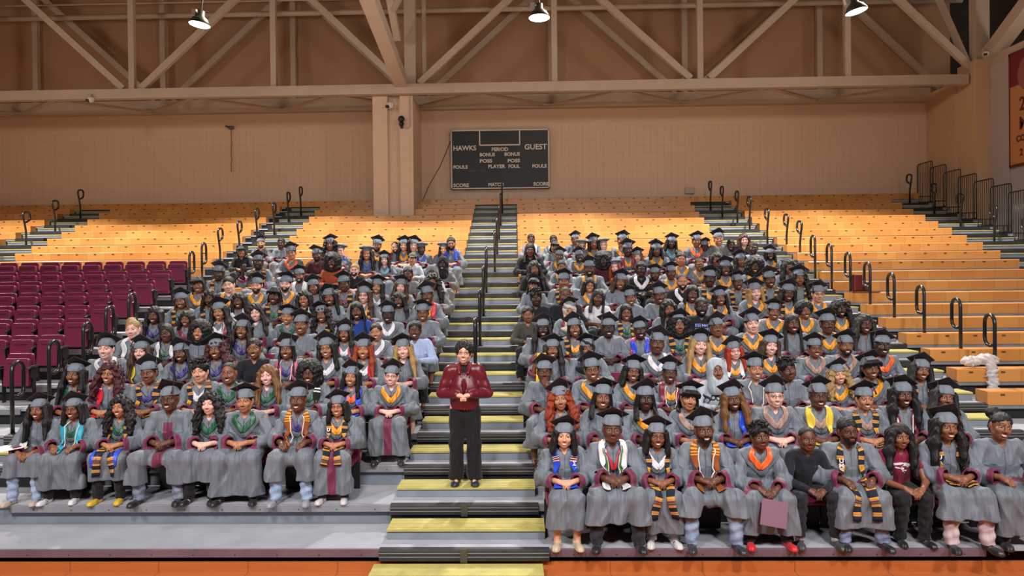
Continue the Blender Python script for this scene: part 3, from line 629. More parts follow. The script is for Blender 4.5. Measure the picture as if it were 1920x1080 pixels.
def face_paint(P):
    smile = P.smile; m = P.sex == 'M'
    def fn(V):
        q = (V-P.hc)@P.hr/HS; x, y, z = q.T; f = (y < -.055)&(np.linalg.norm(q, axis=1) < .15); ax = np.abs(x); o = np.zeros((len(V), 3))
        def sm(v, w=.0016): return np.clip(.5-v/w, 0, 1)
        el = lambda cx, cz, rx, rz, X=ax: (np.sqrt(((X-cx)/rx)**2+((z-cz)/rz)**2)-1)*min(rx, rz)
        eye = sm(el(.0305, .0, .0132, .0050)); o[:, 1] = eye*.72; o[:, 2] = np.maximum(o[:, 2], eye*sm(el(.0305, .0003, .0066, .0066)))
        o[:, 2] = np.maximum(o[:, 2], sm(np.abs(z-.0062-(.0145**2-(ax-.0305)**2)*12+.002)-.0013)*sm(np.abs(ax-.0305)-.016)*.9)
        bz = .0225+.004*np.sin((ax-.012)*90); o[:, 2] = np.maximum(o[:, 2], sm(np.abs(z-bz)-(.0042 if m else .003), .003)*sm(np.abs(ax-.030)-.0175, .004)*.8)
        zc = .0045*(ax/.024)**2
        mo = sm(el(0, -.0665, .026, .0125, x)); o[:, 0] = mo*(y < -.06)
        if smile:
            te = sm(np.maximum(el(0, -.0625, .0215, .0095, x), (z+.0615))); o[:, 1] = np.maximum(o[:, 1], te); o[:, 0] *= 1-te
            o[:, 2] = np.maximum(o[:, 2], sm(np.abs(z+.0622)-.0007, .0015)*sm(ax-.021, .003)*.5)
        else: o[:, 2] = np.maximum(o[:, 2], sm(np.abs(z+.067-zc)-.0011, .002)*sm(ax-.024, .004)*.8)
        o[:, 2] = np.maximum(o[:, 2], sm(el(.0085, -.0435, .0042, .0026))*.8)
        return o*f[:, None]
    return fn
def fingers(A, P, i):
    sx = (-1, 1)[i]; w, h = P.wr[i], P.hd[i]; v = h-w; v = v/np.linalg.norm(v); up = np.array((0, -.35, .95)) if P.hands != 'x' else np.array((0, 0, 1))
    if P.arm and (P.arm[0] > 0) == (i == 1): up = np.array((0, -1, .2))
    s = np.cross(v, up); s /= np.linalg.norm(s); n = np.cross(s, v); A.cap(w+v*.01, w+v*.065, .026, .028, .012); A.cap(w+v*.03+s*.018, w+v*.07+s*.02, .016, .015, .01); A.cap(w+v*.03-s*.018, w+v*.07-s*.02, .016, .015, .01)
    for j, (o, L) in enumerate(((-.03, .052), (-.010, .064), (.010, .069), (.030, .060))):
        o = o*(-sx if True else 1); p0 = w+v*.075+s*o; p1 = p0+v*L*.5+n*.004; p2 = p1+v*L*.32-n*.018-s*o*.1; p3 = p2+v*L*.1-n*.024
        A.cap(p0, p1, .0098, .0092, .002); A.cap(p1, p2, .0092, .0085, .002); A.cap(p2, p3, .0085, .0075, .002)
    t0 = w+v*.02+s*(.026*sx); t1 = t0+v*.035+s*(.024*sx)-n*.004; A.cap(t0, t1, .0135, .0115, .006); A.cap(t1, t1+v*.03-s*(.006*sx), .011, .009, .003)
def body_mesh(P, fine=True):
    hf = .0034 if fine else .0052; hx = P.hc
    xs = axis(-.42, .42, .003, .013, [(hx[0]-.105, hx[0]+.105, hf)]); ys = axis(-.74-P.leg, .22, .003, .013, [(hx[1]-.135, hx[1]+.03, hf), (hx[1]+.03, hx[1]+.14, .006)]+([(-.5, -.3, .005)] if fine else []))
    zs = axis(-P.drop-.02, .86, .003, .013, [(E0-.15, E0+.07, hf), (E0+.07, E0+.16, .006)]+([(.08, .24, .005)] if fine else []))
    if P.arm: xs = axis(-.5, .5, .003, .013, [(hx[0]-.105, hx[0]+.105, hf), (P.hd[0][0]-.06, P.hd[0][0]+.06, .006)])
    A = Fd(xs, ys, zs); w = P.w
    A.cap(P.pel, P.chest, .125*w, .12*w, .04, sc=(1, .78, 1)); A.cap(P.chest, P.neck-np.array((0, 0, .04)), .12*w, .07, .05, sc=(1.1, .75, 1)); A.cap(P.sh[0]*np.array((.8, 1, 1)), P.sh[1]*np.array((.8, 1, 1)), .058, .058, .04)
    A.cap(P.neck-np.array((0, 0, .03)), P.neck, .062, .05, .03)
    for i in (0, 1):
        A.cap(P.sh[i], P.el[i], .052*w, .042*w, .03); A.cap(P.el[i], P.wr[i], .041, .027, .02); fingers(A, P, i)
        hp_ = np.array((P.kn[i][0]*.6, .0, .085)); A.cap(hp_, P.kn[i], .078*w, .058, .03); A.cap(P.kn[i], P.an[i], .055, .036, .02); A.cap(P.an[i]+np.array((0, .02, -.035)), P.an[i]+np.array((0, -.14, -.05)), .03, .024, .02)
    head_field(A, P); P.A = A
    return A.mesh('person', M['skin'], None, {'face': face_paint(P)})
def folds(seed):
    r = np.random.RandomState(seed); s1, s2, s3, s4 = r.rand(4)*6
    def fn(X, Y, Z):
        a = np.sin(30*X+3*np.sin(5*Z+s1)+7*Y+s2)*(.55+.45*np.sin(6*Z-11*Y+s3)); b = np.abs(np.sin(24*X+2.5*np.sin(6*Z+s4)-14*Y*(Z < .3)))-.5
        c = np.sin(38*Z+20*X+3*np.sin(7*X+6*Y+s2)+s1)*np.exp(-((np.abs(X)-.25)/.09)**2)
        return .0065*a+.012*b+.0075*c*(Z > .12)+.012*np.sin(44*X+2.5*np.sin(4*Z+s3)+s1)*np.clip((.05-Z)/.12, 0, 1)
    return fn
def gown_mesh(P, res=.0085, kind='gown', seed=0, split=False):
    """the robe as one cloth shell; trim colours: r cuff band, g front panel, b zip line"""
    w = P.w; kx = P.kx; out = P.el[1][0]+.16
    X = axis(-out-.02, out+.02, res, res, []); Y = axis(-.66-P.leg, .24, res, res, []); zlo = P.hem-.04 if kind == 'gown' else (-.02 if kind != 'coat' else -.05); Z = axis(zlo, .60, res, res, [])
    if P.arm: X = axis(-.52, out+.02, res, res, []); Z = axis(zlo, .78, res, res, [])
    A = Fd(X, Y, Z); q = .03 if kind == 'gown' else .02
    A.cap(P.pel, P.chest, .135*w+q, .13*w+q, .05, sc=(1, .8, 1)); A.cap(P.chest, P.neck-np.array((0, 0, .06)), .13*w+q, .085, .05, sc=(1.1, .78, 1)); A.cap(P.sh[0]*np.array((.86, 1, 1)), P.sh[1]*np.array((.86, 1, 1)), .064+q*.4, .064+q*.4, .05)
    A.cap(P.neck-np.array((0, -.01, .05)), P.neck+np.array((0, .015, -.015)), .085, .07, .03)
    tips = []; B = Fd(X, Y, Z); R2 = Fd(X, Y, Z)
    for i in (0, 1):
        S_ = Fd(X, Y, Z); s, e, wr = P.sh[i], P.el[i], P.wr[i]; v = wr-e; L = np.linalg.norm(v); v = v/L; raised = bool(P.arm) and (P.arm[0] > 0) == (i == 1)
        if kind == 'gown':
            S_.cap(s, e, .066*w, .080, .04); end = e+v*(L-.03 if not raised else L*.5); dn = np.array((0, 0, -1.)); dn = dn-v*(dn@v); dn /= np.linalg.norm(dn)
            dp = .035 if not raised else .05; big = end+v*.12
            S_.cap(e, big, .078, .074, .03); S_.cap(e+dn*dp*.6, big+dn*dp, .06, .07, .03)
            sl, a, b, c = S_.sub(end-.3, end+.3); D = (a-end[0])*v[0]+(b-end[1])*v[1]+(c-end[2])*v[2]; near = np.sqrt((a-end[0])**2+(b-end[1])**2+(c-end[2])**2) < .26
            S_.F[sl] = np.where(near, np.maximum(S_.F[sl], D), S_.F[sl]); S_.cap(end-v*.07, big, .045, .064, .0, 'd'); S_.cap(end-v*.05+dn*dp*.5, big+dn*dp, .04, .058, .0, 'd'); tips.append((end, v))
        elif kind == 'tshirt': S_.cap(s, s+(e-s)*.45, .066*w, .064*w, .03); tips.append((wr, v)); vv = (e-s)/np.linalg.norm(e-s); cc = s+(e-s)*.62; sl, a, b, c = S_.sub(cc-.15, cc+.15); D = (a-cc[0])*vv[0]+(b-cc[1])*vv[1]+(c-cc[2])*vv[2]; S_.F[sl] = np.where(D < .1, np.maximum(S_.F[sl], D), S_.F[sl])
        else: S_.cap(s, e, .068*w, .060*w, .03); S_.cap(e, wr+v*.0, .058, .038, .02); tips.append((wr, v))
        B.F = np.minimum(B.F, S_.F)
    if kind == 'gown':      # lap, then the skirt over the knees
        for i in (0, 1):
            h0 = np.array((P.kn[i][0]*.55, -.02, .09)); kn = P.kn[i]; A.cap(h0, kn+np.array((0, -.0, .012)), .108*w, .083, .05)
            hemp = P.an[i]*np.array((1.12, 1, 0))+np.array((0, -.01, P.hem-.06)); A.cap(kn+np.array((0, -.012, .0)), hemp, .088, .112, .05)
        A.cap((kx, -.2, .085), (kx, -.40, .06), .09, .075, .06, sc=(1.25, 1, 1))
        if not split: A.cap((kx, -.42, .03), (kx, -.44-P.leg, P.hem-.06), .08, .10, .07, sc=(1.3, .8, 1))
    elif kind != 'gown': A.cap(P.pel+np.array((0, 0, .02)), P.pel+np.array((0, 0, .08)), .15*w, .145*w, .04, sc=(1.05, .85, 1))
    A.put((slice(None),)*3, B.F, .02, 'u')
    A.disp(folds(seed) if kind == 'gown' else (lambda x, y, z: .6*folds(seed)(x, y, z)))
    if kind == 'gown': A.cut((0, 0, -1), (0, 0, P.hem))
    # neck opening
    A.cap(P.neck+np.array((0, .01, .02)), P.neck+np.array((0, .02, .14)), .058, .075, .01, 'd'); A.cap(P.neck+np.array((0, -.05, .03)), P.neck+np.array((0, -.115, -.07)), .036, .004, .01, 'd')
    P.G = A; tp = tips
    def trim(V):
        o = np.zeros((len(V), 3))
        if kind == 'gown':
            for i in (0, 1):
                end, v = tp[i]; D = (V-end)@v; nr = np.linalg.norm(V-end, axis=1) < .16; sd = (V[:, 0]-(end-v*.06)[0])*(-1, 1)[i]; up = V[:, 2] > (.155 if not P.arm else .155)
                o[:, 0] = np.maximum(o[:, 0], nr&(D > -.055)&(up|(sd > .05))&(V[:, 2] > .06)&(D < .02))
            o[:, 1] = (np.abs(V[:, 0]-kx*np.clip(-V[:, 1]*2, 0, 1)) < .05+.0*V[:, 2])&(V[:, 1] < .0)&(V[:, 2] < .40); o[:, 2] = (np.abs(V[:, 0]) < .0035)&(V[:, 1] < -.05)&(V[:, 2] > .1)
        else: o[:, 2] = (np.abs(V[:, 0]) < .0035)&(V[:, 1] < -.05)
        return o
    return A.mesh(kind, M['gown'] if kind == 'gown' else M['cloth'], None, {'trim': trim})
# ribbons laid on the cloth
def ribbon(G, path, wid, off, nu=7, nv=40, th=.004, name='stole', mat=None, snap=True, wvec=None, flare=0, sm=2):
    path = np.array(path, float); seg = np.r_[0, np.cumsum(np.linalg.norm(np.diff(path, axis=0), axis=1))]; tt = np.linspace(0, seg[-1], nv)
    C = np.stack([np.interp(tt, seg, path[:, i]) for i in range(3)], 1)
    for _ in range(4): C[1:-1] = (C[:-2]+2*C[1:-1]+C[2:])/4
    if snap: C = G.snap(C, off, 8)
    N = G.grad(C); T = np.gradient(C, axis=0); T /= np.linalg.norm(T, axis=1, keepdims=True); Wd = np.cross(N, T); Wd /= np.linalg.norm(Wd, axis=1, keepdims=True)+1e-9
    for _ in range(5): Wd[1:-1] = (Wd[:-2]+Wd[1:-1]+Wd[2:])/3
    u = np.linspace(-.5, .5, nu); ww = wid*(1+flare*tt/seg[-1]) if np.isscalar(wid) else np.interp(tt/seg[-1], np.linspace(0, 1, len(wid)), wid)
    Pn = C[:, None, :]+Wd[:, None, :]*(u[None, :, None]*(ww[:, None, None] if hasattr(ww, '__len__') else ww)); sh = Pn.shape; Pn = Pn.reshape(-1, 3)
    if snap: Pn = G.snap(Pn, off, 6)
    Pn = Pn.reshape(sh)
    for _ in range(sm): Pn[1:-1] = (Pn[:-2]+2*Pn[1:-1]+Pn[2:])/4; Pn[:, 1:-1] = (Pn[:, :-2]+2*Pn[:, 1:-1]+Pn[:, 2:])/4
    Nn = G.grad(Pn.reshape(-1, 3)).reshape(sh); top = Pn+Nn*th; V = np.concatenate([top.reshape(-1, 3), (Pn-Nn*.002).reshape(-1, 3)]); n = nu*nv; Fc = []; g = lambda i, j: i*nu+j
    for i in range(nv-1):
        for j in range(nu-1): Fc.append((g(i, j), g(i, j+1), g(i+1, j+1), g(i+1, j))); Fc.append((n+g(i, j), n+g(i+1, j), n+g(i+1, j+1), n+g(i, j+1)))
        Fc.append((g(i, 0), g(i+1, 0), n+g(i+1, 0), n+g(i, 0))); Fc.append((g(i+1, nu-1), g(i, nu-1), n+g(i, nu-1), n+g(i+1, nu-1)))
    for j in range(nu-1): Fc.append((g(0, j+1), g(0, j), n+g(0, j), n+g(0, j+1))); Fc.append((g(nv-1, j), g(nv-1, j+1), n+g(nv-1, j+1), n+g(nv-1, j)))
    me = bpy.data.meshes.new(name); me.from_pydata(V.tolist(), [], Fc); uvl = me.uv_layers.new(name='UVMap')
    vi = np.zeros(len(me.loops), np.int32); me.loops.foreach_get('vertex_index', vi); k = vi % n; L = seg[-1]; uv = np.stack([(k % nu)/(nu-1), (k//nu)/(nv-1)*L/.6], 1).astype(f32); uvl.data.foreach_set('uv', uv.ravel())
    me.shade_smooth(); me.materials.append(mat or M['satin']); me['C'] = 0; return me, Pn
def merge(name, meshes):
    V = []; Fc = []; U = []; n = 0
    for me in meshes:
        V += [tuple(v.co) for v in me.vertices]; Fc += [[n+i for i in p.vertices] for p in me.polygons]; n = len(V)
        uv = me.uv_layers[0].data if me.uv_layers else None
        U += [tuple(q.uv) for q in uv] if uv else [(0, 0)]*len(me.loops)
    m = bpy.data.meshes.new(name); m.from_pydata(V, [], Fc); l = m.uv_layers.new(name='UVMap'); l.data.foreach_set('uv', np.array(U, f32).ravel()); m.shade_smooth(); m.materials.append(meshes[0].materials[0]); return m
def stole_mesh(P, mat, L=.62, wid=.075, off=.015, name='stole', spread=0., nv=34):
    G = P.G; out = []; z0 = P.neck[2]
    for sx in (-1, 1):
        b = P.neck; p = [(0, b[1]+.075, z0-.005), (sx*.06, b[1]+.05, z0+.01), (sx*.095, b[1]-.0, z0+.005), (sx*.10, b[1]-.09, z0-.05), (sx*(.095+spread), b[1]-.15, z0-.18), (sx*(.09+spread), b[1]-.17, z0-.29)]
        if L > .45: p += [(sx*(.08+spread), -.33, .20), (sx*(.082+spread), -.42, .165)]
        if L > .6: p += [(sx*(.085+spread), -.50, .12), (sx*(.085+spread), -.55, .02)]
        if L > .8: p += [(sx*(.085+spread), -.57, -.10)]
        me, _ = ribbon(G, p, [wid*.55, wid*.75, wid, wid, wid, wid], off, 6, nv, .005, name, mat, sm=1); out.append(me)
    return merge(name, out)
def hood_mesh(P, off=.012, inner=True):
    G = P.G; b = P.neck; out = []; r = .012 if inner else .058
    for sx in (-1, 1):
        p = [(0, b[1]+.085+r*.6, b[2]+.0-r*.3), (sx*(.055+r), b[1]+.055+r*.5, b[2]+.008-r*.3), (sx*(.085+r*1.1), b[1]-.0, b[2]-.005-r*.5), (sx*(.08+r), b[1]-.075-r*.3, b[2]-.045-r*.6), (sx*(.038+r*.6), b[1]-.12-r*.4, b[2]-.105-r*1.1), (-sx*.006, b[1]-.13-r*.4, b[2]-.145-r*1.3)]
        me, _ = ribbon(G, p, [.05, .055, .062, .066, .066, .06] if inner else [.05, .05, .055, .055, .05, .05], off, 7, 24, .008 if inner else .006, 'academic_hood', sm=1); out.append(me)
    return merge('academic_hood', out)
def cord_mesh(P, off=.022, col=None, xo=.06, L=1):
    G = P.G; b = P.neck; m = MB()
    for sx in (-1, 1):
        p = [(0, b[1]+.07, b[2]), (sx*.05, b[1]+.04, b[2]+.005), (sx*.07, b[1]-.02, b[2]-.02), (sx*(xo+.01), b[1]-.1, b[2]-.09), (sx*xo, b[1]-.14, b[2]-.2), (sx*xo*.8, b[1]-.19, b[2]-.28)]
        p = np.array(p); seg = np.r_[0, np.cumsum(np.linalg.norm(np.diff(p, axis=0), axis=1))]; t = np.linspace(0, seg[-1], 22); C = G.snap(np.stack([np.interp(t, seg, p[:, i]) for i in range(3)], 1), off, 6); m.tube(C.tolist(), .0065, 6)
    return m.mesh('honor_cord', M['cloth'], True)
# ---------------------------------------------------------------- hair, caps, glasses in head coordinates (origin: between the eyes' level inside the head)
def hfield(lo, hi, res=.0075): return Fd(*(axis(l, h, res, res, []) for l, h in zip(lo, hi)))
def shell(A, g=0., low=-.05):
    A.ell((0, .024, .038), (.083+g, .101+g, .088+g), .01); A.ell((0, .055, -.01), (.078+g, .066+g, .07+g), .02)
def facecut(A, w=.062, top=.058, bot=-.16):
    A.ell((0, -.115, (top+bot)/2), (w, .085, (top-bot)/2), .008, 'd')
def hair_mesh(style, seed=0, capped=False):
    r = np.random.RandomState(seed+5); n1 = lambda f, a, s=0: (lambda X, Y, Z: a*np.sin(f*X+s+2*np.sin(f*.3*Z))*np.sin(f*Y+1.3*s)*np.sin(f*Z*.9+s*.7+2*np.sin(f*.4*X)))
    if style == 'short':
        A = hfield((-.12, -.13, -.12), (.12, .16, .16), .006); shell(A, -.002); facecut(A, .066, .062); A.cut((0, 0, -1), (0, 0, -.055)); A.disp(n1(150, .004))
        A.cut((0, -1, -.9), (0, -.03, .0))
    elif style == 'crop':
        A = hfield((-.13, -.14, -.12), (.13, .18, .18), .006); shell(A, .012); facecut(A, .066, .066); A.cut((0, 0, -1), (0, 0, -.05)); A.cut((0, -1, -.9), (0, -.045, .0)); A.disp(n1(110, .007)); A.disp(n1(190, .003))
    elif style == 'fade':
        A = hfield((-.12, -.13, -.12), (.12, .16, .16), .006); shell(A, -.0065); facecut(A, .07, .066); A.cut((0, -1, -1.1), (0, -.03, .01))
    elif style == 'twists':
        A = hfield((-.15, -.16, -.12), (.15, .17, .19), .006); shell(A, .004); facecut(A, .062, .06); A.cut((0, 0, -1), (0, 0, -.06))
        for i in range(70):
            a = r.rand()*2*PI; e = r.rand()*1.3+.15; p = np.array((math.cos(a)*math.cos(e)*.085, .024+math.sin(a)*math.cos(e)*.10, .045+math.sin(e)*.09)); q = p*np.array((1.28, 1.2, 1.0))+np.array((0, -.012, .014-(.03 if e < .5 else 0)))
            A.cap(p, q, .012, .008, .003)
    elif style in ('medium', 'bob'):
        L = -.15 if style == 'bob' else -.23; A = hfield((-.17, -.14, L-.04), (.17, .17, .16)); shell(A, .002)
        for sx in (-1, 1):
            for j, yy in enumerate((-.055, -.02, .03, .07)): A.cap((sx*.075, yy+.02, .03), (sx*(.10+.01*j), yy+.012, L), .026, .024, .025)
        A.cap((0, .09, .02), (0, .095, L), .055, .05, .03, sc=(1.5, 1, 1)); A.cap((0, .02, L-.12), (0, .01, -.08), .055, .05, .0, 'd'); facecut(A); A.disp(lambda X, Y, Z: .0035*np.sin(130*X+90*Y+3*np.sin(20*Z)))
    elif style in ('long', 'wavy', 'curly', 'side'):
        L = {'long': -.36, 'wavy': -.36, 'curly': -.30, 'side': -.36}[style]; g = {'long': 0, 'wavy': .001, 'curly': .008, 'side': 0}[style]; A = hfield((-.24, -.24, L-.06), (.24, .19, .19)); shell(A, .002+g)
        for sx in (-1, 1):
            o = {'long': .0, 'wavy': .004, 'curly': .014, 'side': 0}[style]
            for j, yy in enumerate((-.05, -.01, .04)): 
                A.cap((sx*.078, yy+.02, .03), (sx*(.104+o), yy-.01, -.15), .027+g*.5, .03+g, .03); A.cap((sx*(.104+o), yy-.01, -.15), (sx*(.112+o), yy-.055, L+.02), .03+g, .015+g*.6, .03)
        A.cap((0, .09, .02), (0, .105, L*.7), .06, .05, .03, sc=(1.7, 1, 1)); A.cap((0, .02, -.30), (0, .01, -.09), .06, .05, .0, 'd'); facecut(A)
        if style == 'long' or style == 'side': A.disp(lambda X, Y, Z: .0042*np.sin(140*X+110*Y+3*np.sin(9*Z)))
        if style == 'wavy': A.disp(lambda X, Y, Z: .0045*np.sin(36*Z+22*X+18*Y)*np.clip(-Z*8, 0, 1)+.0055*np.sin(120*X+100*Y+5*np.sin(11*Z)))
        if style == 'curly': A.disp(n1(75, .015, seed)); A.disp(n1(160, .006))
    elif style in ('afro', 'bigafro'):
        R = .122 if style == 'afro' else .142; A = hfield((-.22, -.15, -.24), (.22, .23, .23)); A.ell((0, .035, .03), (R, R*.95, R*.95), .01)
        if style == 'bigafro': A.ell((0, .03, -.08), (R*1.05, R*.8, R*.75), .05)
        A.cap((0, .02, -.30), (0, .01, -.09), .055, .045, .0, 'd'); facecut(A, .064, .064); A.disp(n1(90, .009)); A.disp(n1(190, .004))
    elif style in ('dreads', 'braids', 'locs'):
        L0 = {'dreads': -.2, 'braids': -.42, 'locs': -.13}[style]; A = hfield((-.2, -.2, L0-.06), (.2, .18, .17), .0065); shell(A, .0); facecut(A, .062, .062); rr = .0125 if style != 'braids' else .0078
        for i in range(46 if style != 'locs' else 40):
            a = PI*(-.2+1.4*i/45.)+r.randn()*.04; cx, cy = math.cos(a), math.sin(a); x0, y0 = cx*.078, .02+cy*.09; L = L0*(.85+.25*r.rand()); fr = -.03-.05*r.rand() if cy < .45 else .0
            if style == 'locs' and i % 3 == 0: p = [(cx*.03, -.06, .11), (cx*.075, -.11, .06), (cx*.085, -.098, .02+.03*r.rand())]
            else: p = [(x0*.6, y0*.6, .10), (x0, y0, .03), (x0*1.22+r.randn()*.006, y0*1.05+.005, -.09), (x0*1.3+r.randn()*.01, y0*.95+fr, L)]
            for q0, q1 in zip(p, p[1:]): A.cap(q0, q1, rr, rr*.92, .003)
    elif style == 'bun' or style == 'updo':
        A = hfield((-.15, -.13, -.12), (.15, .2, .25), .0065); shell(A, -.003); facecut(A, .064, .068); A.cut((0, -1, -.8), (0, -.04, .0))
        if style == 'bun': A.ell((-.04, .10, .10), (.06, .055, .055), .015)
        else: A.ell((0, .11, .03), (.045, .04, .045), .02)
        A.disp(n1(120, .005))
    elif style == 'hijab':
        A = hfield((-.2, -.2, -.3), (.2, .18, .17)); A.ell((0, .02, .035), (.088, .106, .094), .01); A.cap((0, .01, -.02), (0, -.015, -.15), .088, .075, .03); A.cap((0, -.01, -.15), (0, -.02, -.22), .08, .15, .04, sc=(1, .7, .6)); A.ell((0, -.125, -.015), (.05, .075, .077), .01, 'd'); A.cap((0, .02, -.30), (0, .01, -.0), .055, .05, .0, 'd'); A.disp(lambda X, Y, Z: .003*np.sin(70*Z+40*X))
    elif style == 'hoodie':
        A = hfield((-.2, -.2, -.26), (.2, .2, .19)); A.ell((0, .03, .03), (.105, .125, .115), .01); A.cap((0, .02, -.02), (0, .0, -.17), .105, .125, .03); A.ell((0, -.14, -.02), (.066, .10, .10), .012, 'd'); A.ell((0, .01, .025), (.08, .098, .086), .0, 'd'); A.cap((0, .02, -.32), (0, .01, -.0), .06, .08, .0, 'd'); A.disp(lambda X, Y, Z: .003*np.sin(50*Z+40*Y))
    elif style == 'beard':
        A = hfield((-.1, -.13, -.17), (.1, .06, .0), .005); A.ell((0, -.02, -.03), (.0655, .0715, .084), .01); A.ell((0, -.05, -.088), (.040, .036, .032), .02); A.ell((0, -.10, -.022), (.05, .05, .034), .006, 'd'); A.ell((0, -.09, -.067), (.021, .03, .010), .004, 'd'); A.cut((0, 0, 1), (0, 0, -.03)); A.cap((0, .05, -.14), (0, .05, .0), .07, .07, 0, 'd')
    if capped: A.ell((0, .02, .034), (.0895, .108, .10), 0, 'd', R=None) if False else None; c_ = Fd(*A.a); c_.ell((0, .02, .034), (.0905, .1095, .101), 0); c_.cut((0, .12, -1), (0, 0, .044)); A.F = np.maximum(A.F, -c_.F); A.cut((0, .25, 1), (0, 0, .07))
    return A.mesh('hair', M['hair'], lambda V: V*HS)
_HM = {}
def hair(style, seed=0, capped=False):
    k = (style, seed, capped)
    if k not in _HM: _HM[k] = hair_mesh(style, seed, capped)
    return _HM[k]
def capmesh():
    A = hfield((-.12, -.12, -.03), (.12, .16, .16), .006); A.ell((0, .020, .034), (.0905, .1095, .101), .01); A.cut((0, .12, -1), (0, 0, .036)); A.cut((0, .1, 1), (0, 0, .119))
    A.disp(lambda X, Y, Z: .0016*np.sin(60*X)*np.sin(90*Z))
    return A.mesh('graduation_cap', M['cloth'], lambda V: V*HS)
CAPM = capmesh()
m = MB(); h = .101; m.box(-h, h, -h, h, -.0035, .0035); m.lathe([(.009, .0035), (.008, .007), (.001, .009)], (0, 0, 0), 8)
BOARD = m.mesh('mortarboard', M['cap_top']); BOARD.transform(Matrix.Scale(HS, 4) @ Matrix.Rotation(PI/4, 4, 'Z'))
def tassel(side):
    m = MB(); e = .140*HS; a = (side*e*.55, -e*.42, .0) ; m.tube([(0, 0, .012), (a[0]*.5, a[1]*.5, .008), (a[0], a[1], .008), (a[0]*1.02, a[1]*1.03, -.02), (a[0]*1.02, a[1]*1.03, -.06)], .0022, 5); m.tube([(a[0]*1.02, a[1]*1.03, -.055), (a[0]*1.02, a[1]*1.03, -.066), (a[0]*1.02, a[1]*1.03, -.15)], [.004, .0075, .009], 7)
    return m.mesh('tassel', M['satin'], True)
TAS = {1: tassel(1), -1: tassel(-1)}
def tammesh():
    A = hfield((-.17, -.16, .0), (.17, .2, .17), .0065); A.ell((0, .022, .03), (.086, .104, .09), .01); A.cut((0, 0, -1), (0, 0, .045)); A.ell((0, .035, .112), (.145, .14, .034), .02)
    A.disp(lambda X, Y, Z: .004*np.cos(8*np.arctan2(Y-.035, X))*(Z > .07)); return A.mesh('doctoral_tam', M['cloth'], lambda V: V*HS)
TAM = tammesh()
def glasses_mesh():
    m = MB()
    for sx in (-1, 1):
        m.tube([(sx*.031+.0185*math.cos(a), -.092-.003*abs(math.cos(a)), -.001+.0145*math.sin(a)) for a in np.linspace(0, 2*PI, 15)[:-1]], .0017, 5, True); m.tube([(sx*.049, -.09, .003), (sx*.068, -.06, .004), (sx*.08, .005, .003)], .0015, 5)
    m.tube([(-.0125, -.096, .002), (0, -.099, .004), (.0125, -.096, .002)], .0016, 5); me = m.mesh('glasses', M['lens'], True); me.transform(Matrix.Scale(HS, 4)); return me
GLS = glasses_mesh()
def beanie():
    A = hfield((-.12, -.2, .0), (.12, .16, .17), .006); A.ell((0, .022, .04), (.089, .107, .096), .01); A.cut((0, -.2, -1), (0, 0, .045)); A.cap((0, -.09, .056), (0, -.135, .05), .055, .05, .005, sc=(1, 1, .14)); return A.mesh('baseball_cap', M['cloth'], lambda V: V*HS)
EARR = MB().lathe([(.001, -.006), (.005, -.003), (.006, .002), (.001, .006)], (0, 0, 0), 10).mesh('earring', flat('pearl', (230, 220, 200), .25), True)
# ---------------------------------------------------------------- the people
SKIN = {'1': (232, 180, 166), '2': (214, 158, 130), '3': (180, 122, 92), '4': (134, 86, 62), '5': (100, 62, 46), '6': (66, 43, 35)}
HCOL = {'k': (20, 17, 17), 'n': (42, 28, 22), 'w': (84, 54, 36), 'y': (206, 164, 104), 'o': (176, 62, 22), 'r': (84, 24, 34), 'g': (150, 98, 52), 'x': (150, 146, 142), 'q': (210, 60, 24), 'c': (226, 206, 184)}
HNAME = {'k': 'black', 'n': 'dark', 'w': 'brown', 'y': 'blonde', 'o': 'copper', 'r': 'burgundy', 'g': 'golden-brown', 'x': 'grey', 'q': 'bright orange', 'c': 'cream'}
HOOD = {'y': ((240, 158, 30), 'gold'), 'w': ((228, 224, 232), 'white'), 'g': ((18, 86, 58), 'green'), 'p': ((52, 36, 112), 'purple'), 'o': ((244, 104, 40), 'orange'), 'l': ((120, 176, 204), 'pale blue'), 't': ((172, 138, 124), 'tan'), 'b': ((34, 62, 160), 'blue'), 'r': ((126, 28, 52), 'maroon')}
STOLE = {'kn': ('kn', None, 'kente stole'), 'ko': ('ko', None, 'orange kente stole'), 'kb': ('kb', None, 'black-white kente stole'), 'kl': ('kl', None, 'blue kente stole'), 'kr': ('kr', None, 'red stole'), 'wh': ('satin', (232, 230, 232), 'white stole'), 'bl': ('satin', (36, 78, 222), 'blue stole'),
         'tq': ('satin', (40, 176, 204), 'turquoise stole'), 'rd': ('satin', (214, 34, 48), 'red stole'), 'mr': ('satin', (128, 22, 48), 'maroon stole'), 'ye': ('satin', (238, 206, 60), 'yellow stole'), 'pk': ('satin', (206, 92, 122), 'pink stole'), 'gd': ('satin', (224, 180, 60), 'gold stole')}
GARM = {'K': ((24, 25, 30), 'black top'), 'O': ((158, 70, 44), 'rust orange sweater'), 'U': ((34, 62, 140), 'royal blue blouse'), 'L': ((168, 184, 222), 'light blue shirt'), 'H': ((178, 186, 196), 'light grey hoodie'), 'W': ((216, 214, 216), 'white T-shirt'),
        'M': ((74, 26, 36), 'dark maroon shirt'), 'J': ((112, 114, 112), 'grey jacket'), 'S': ((26, 27, 30), 'black suit'), 'B': ((24, 26, 34), 'black hoodie'), 'X': ((132, 30, 62), 'maroon T-shirt'), 'C': ((70, 68, 64), 'charcoal coat')}
GREY = (114, 121, 131)
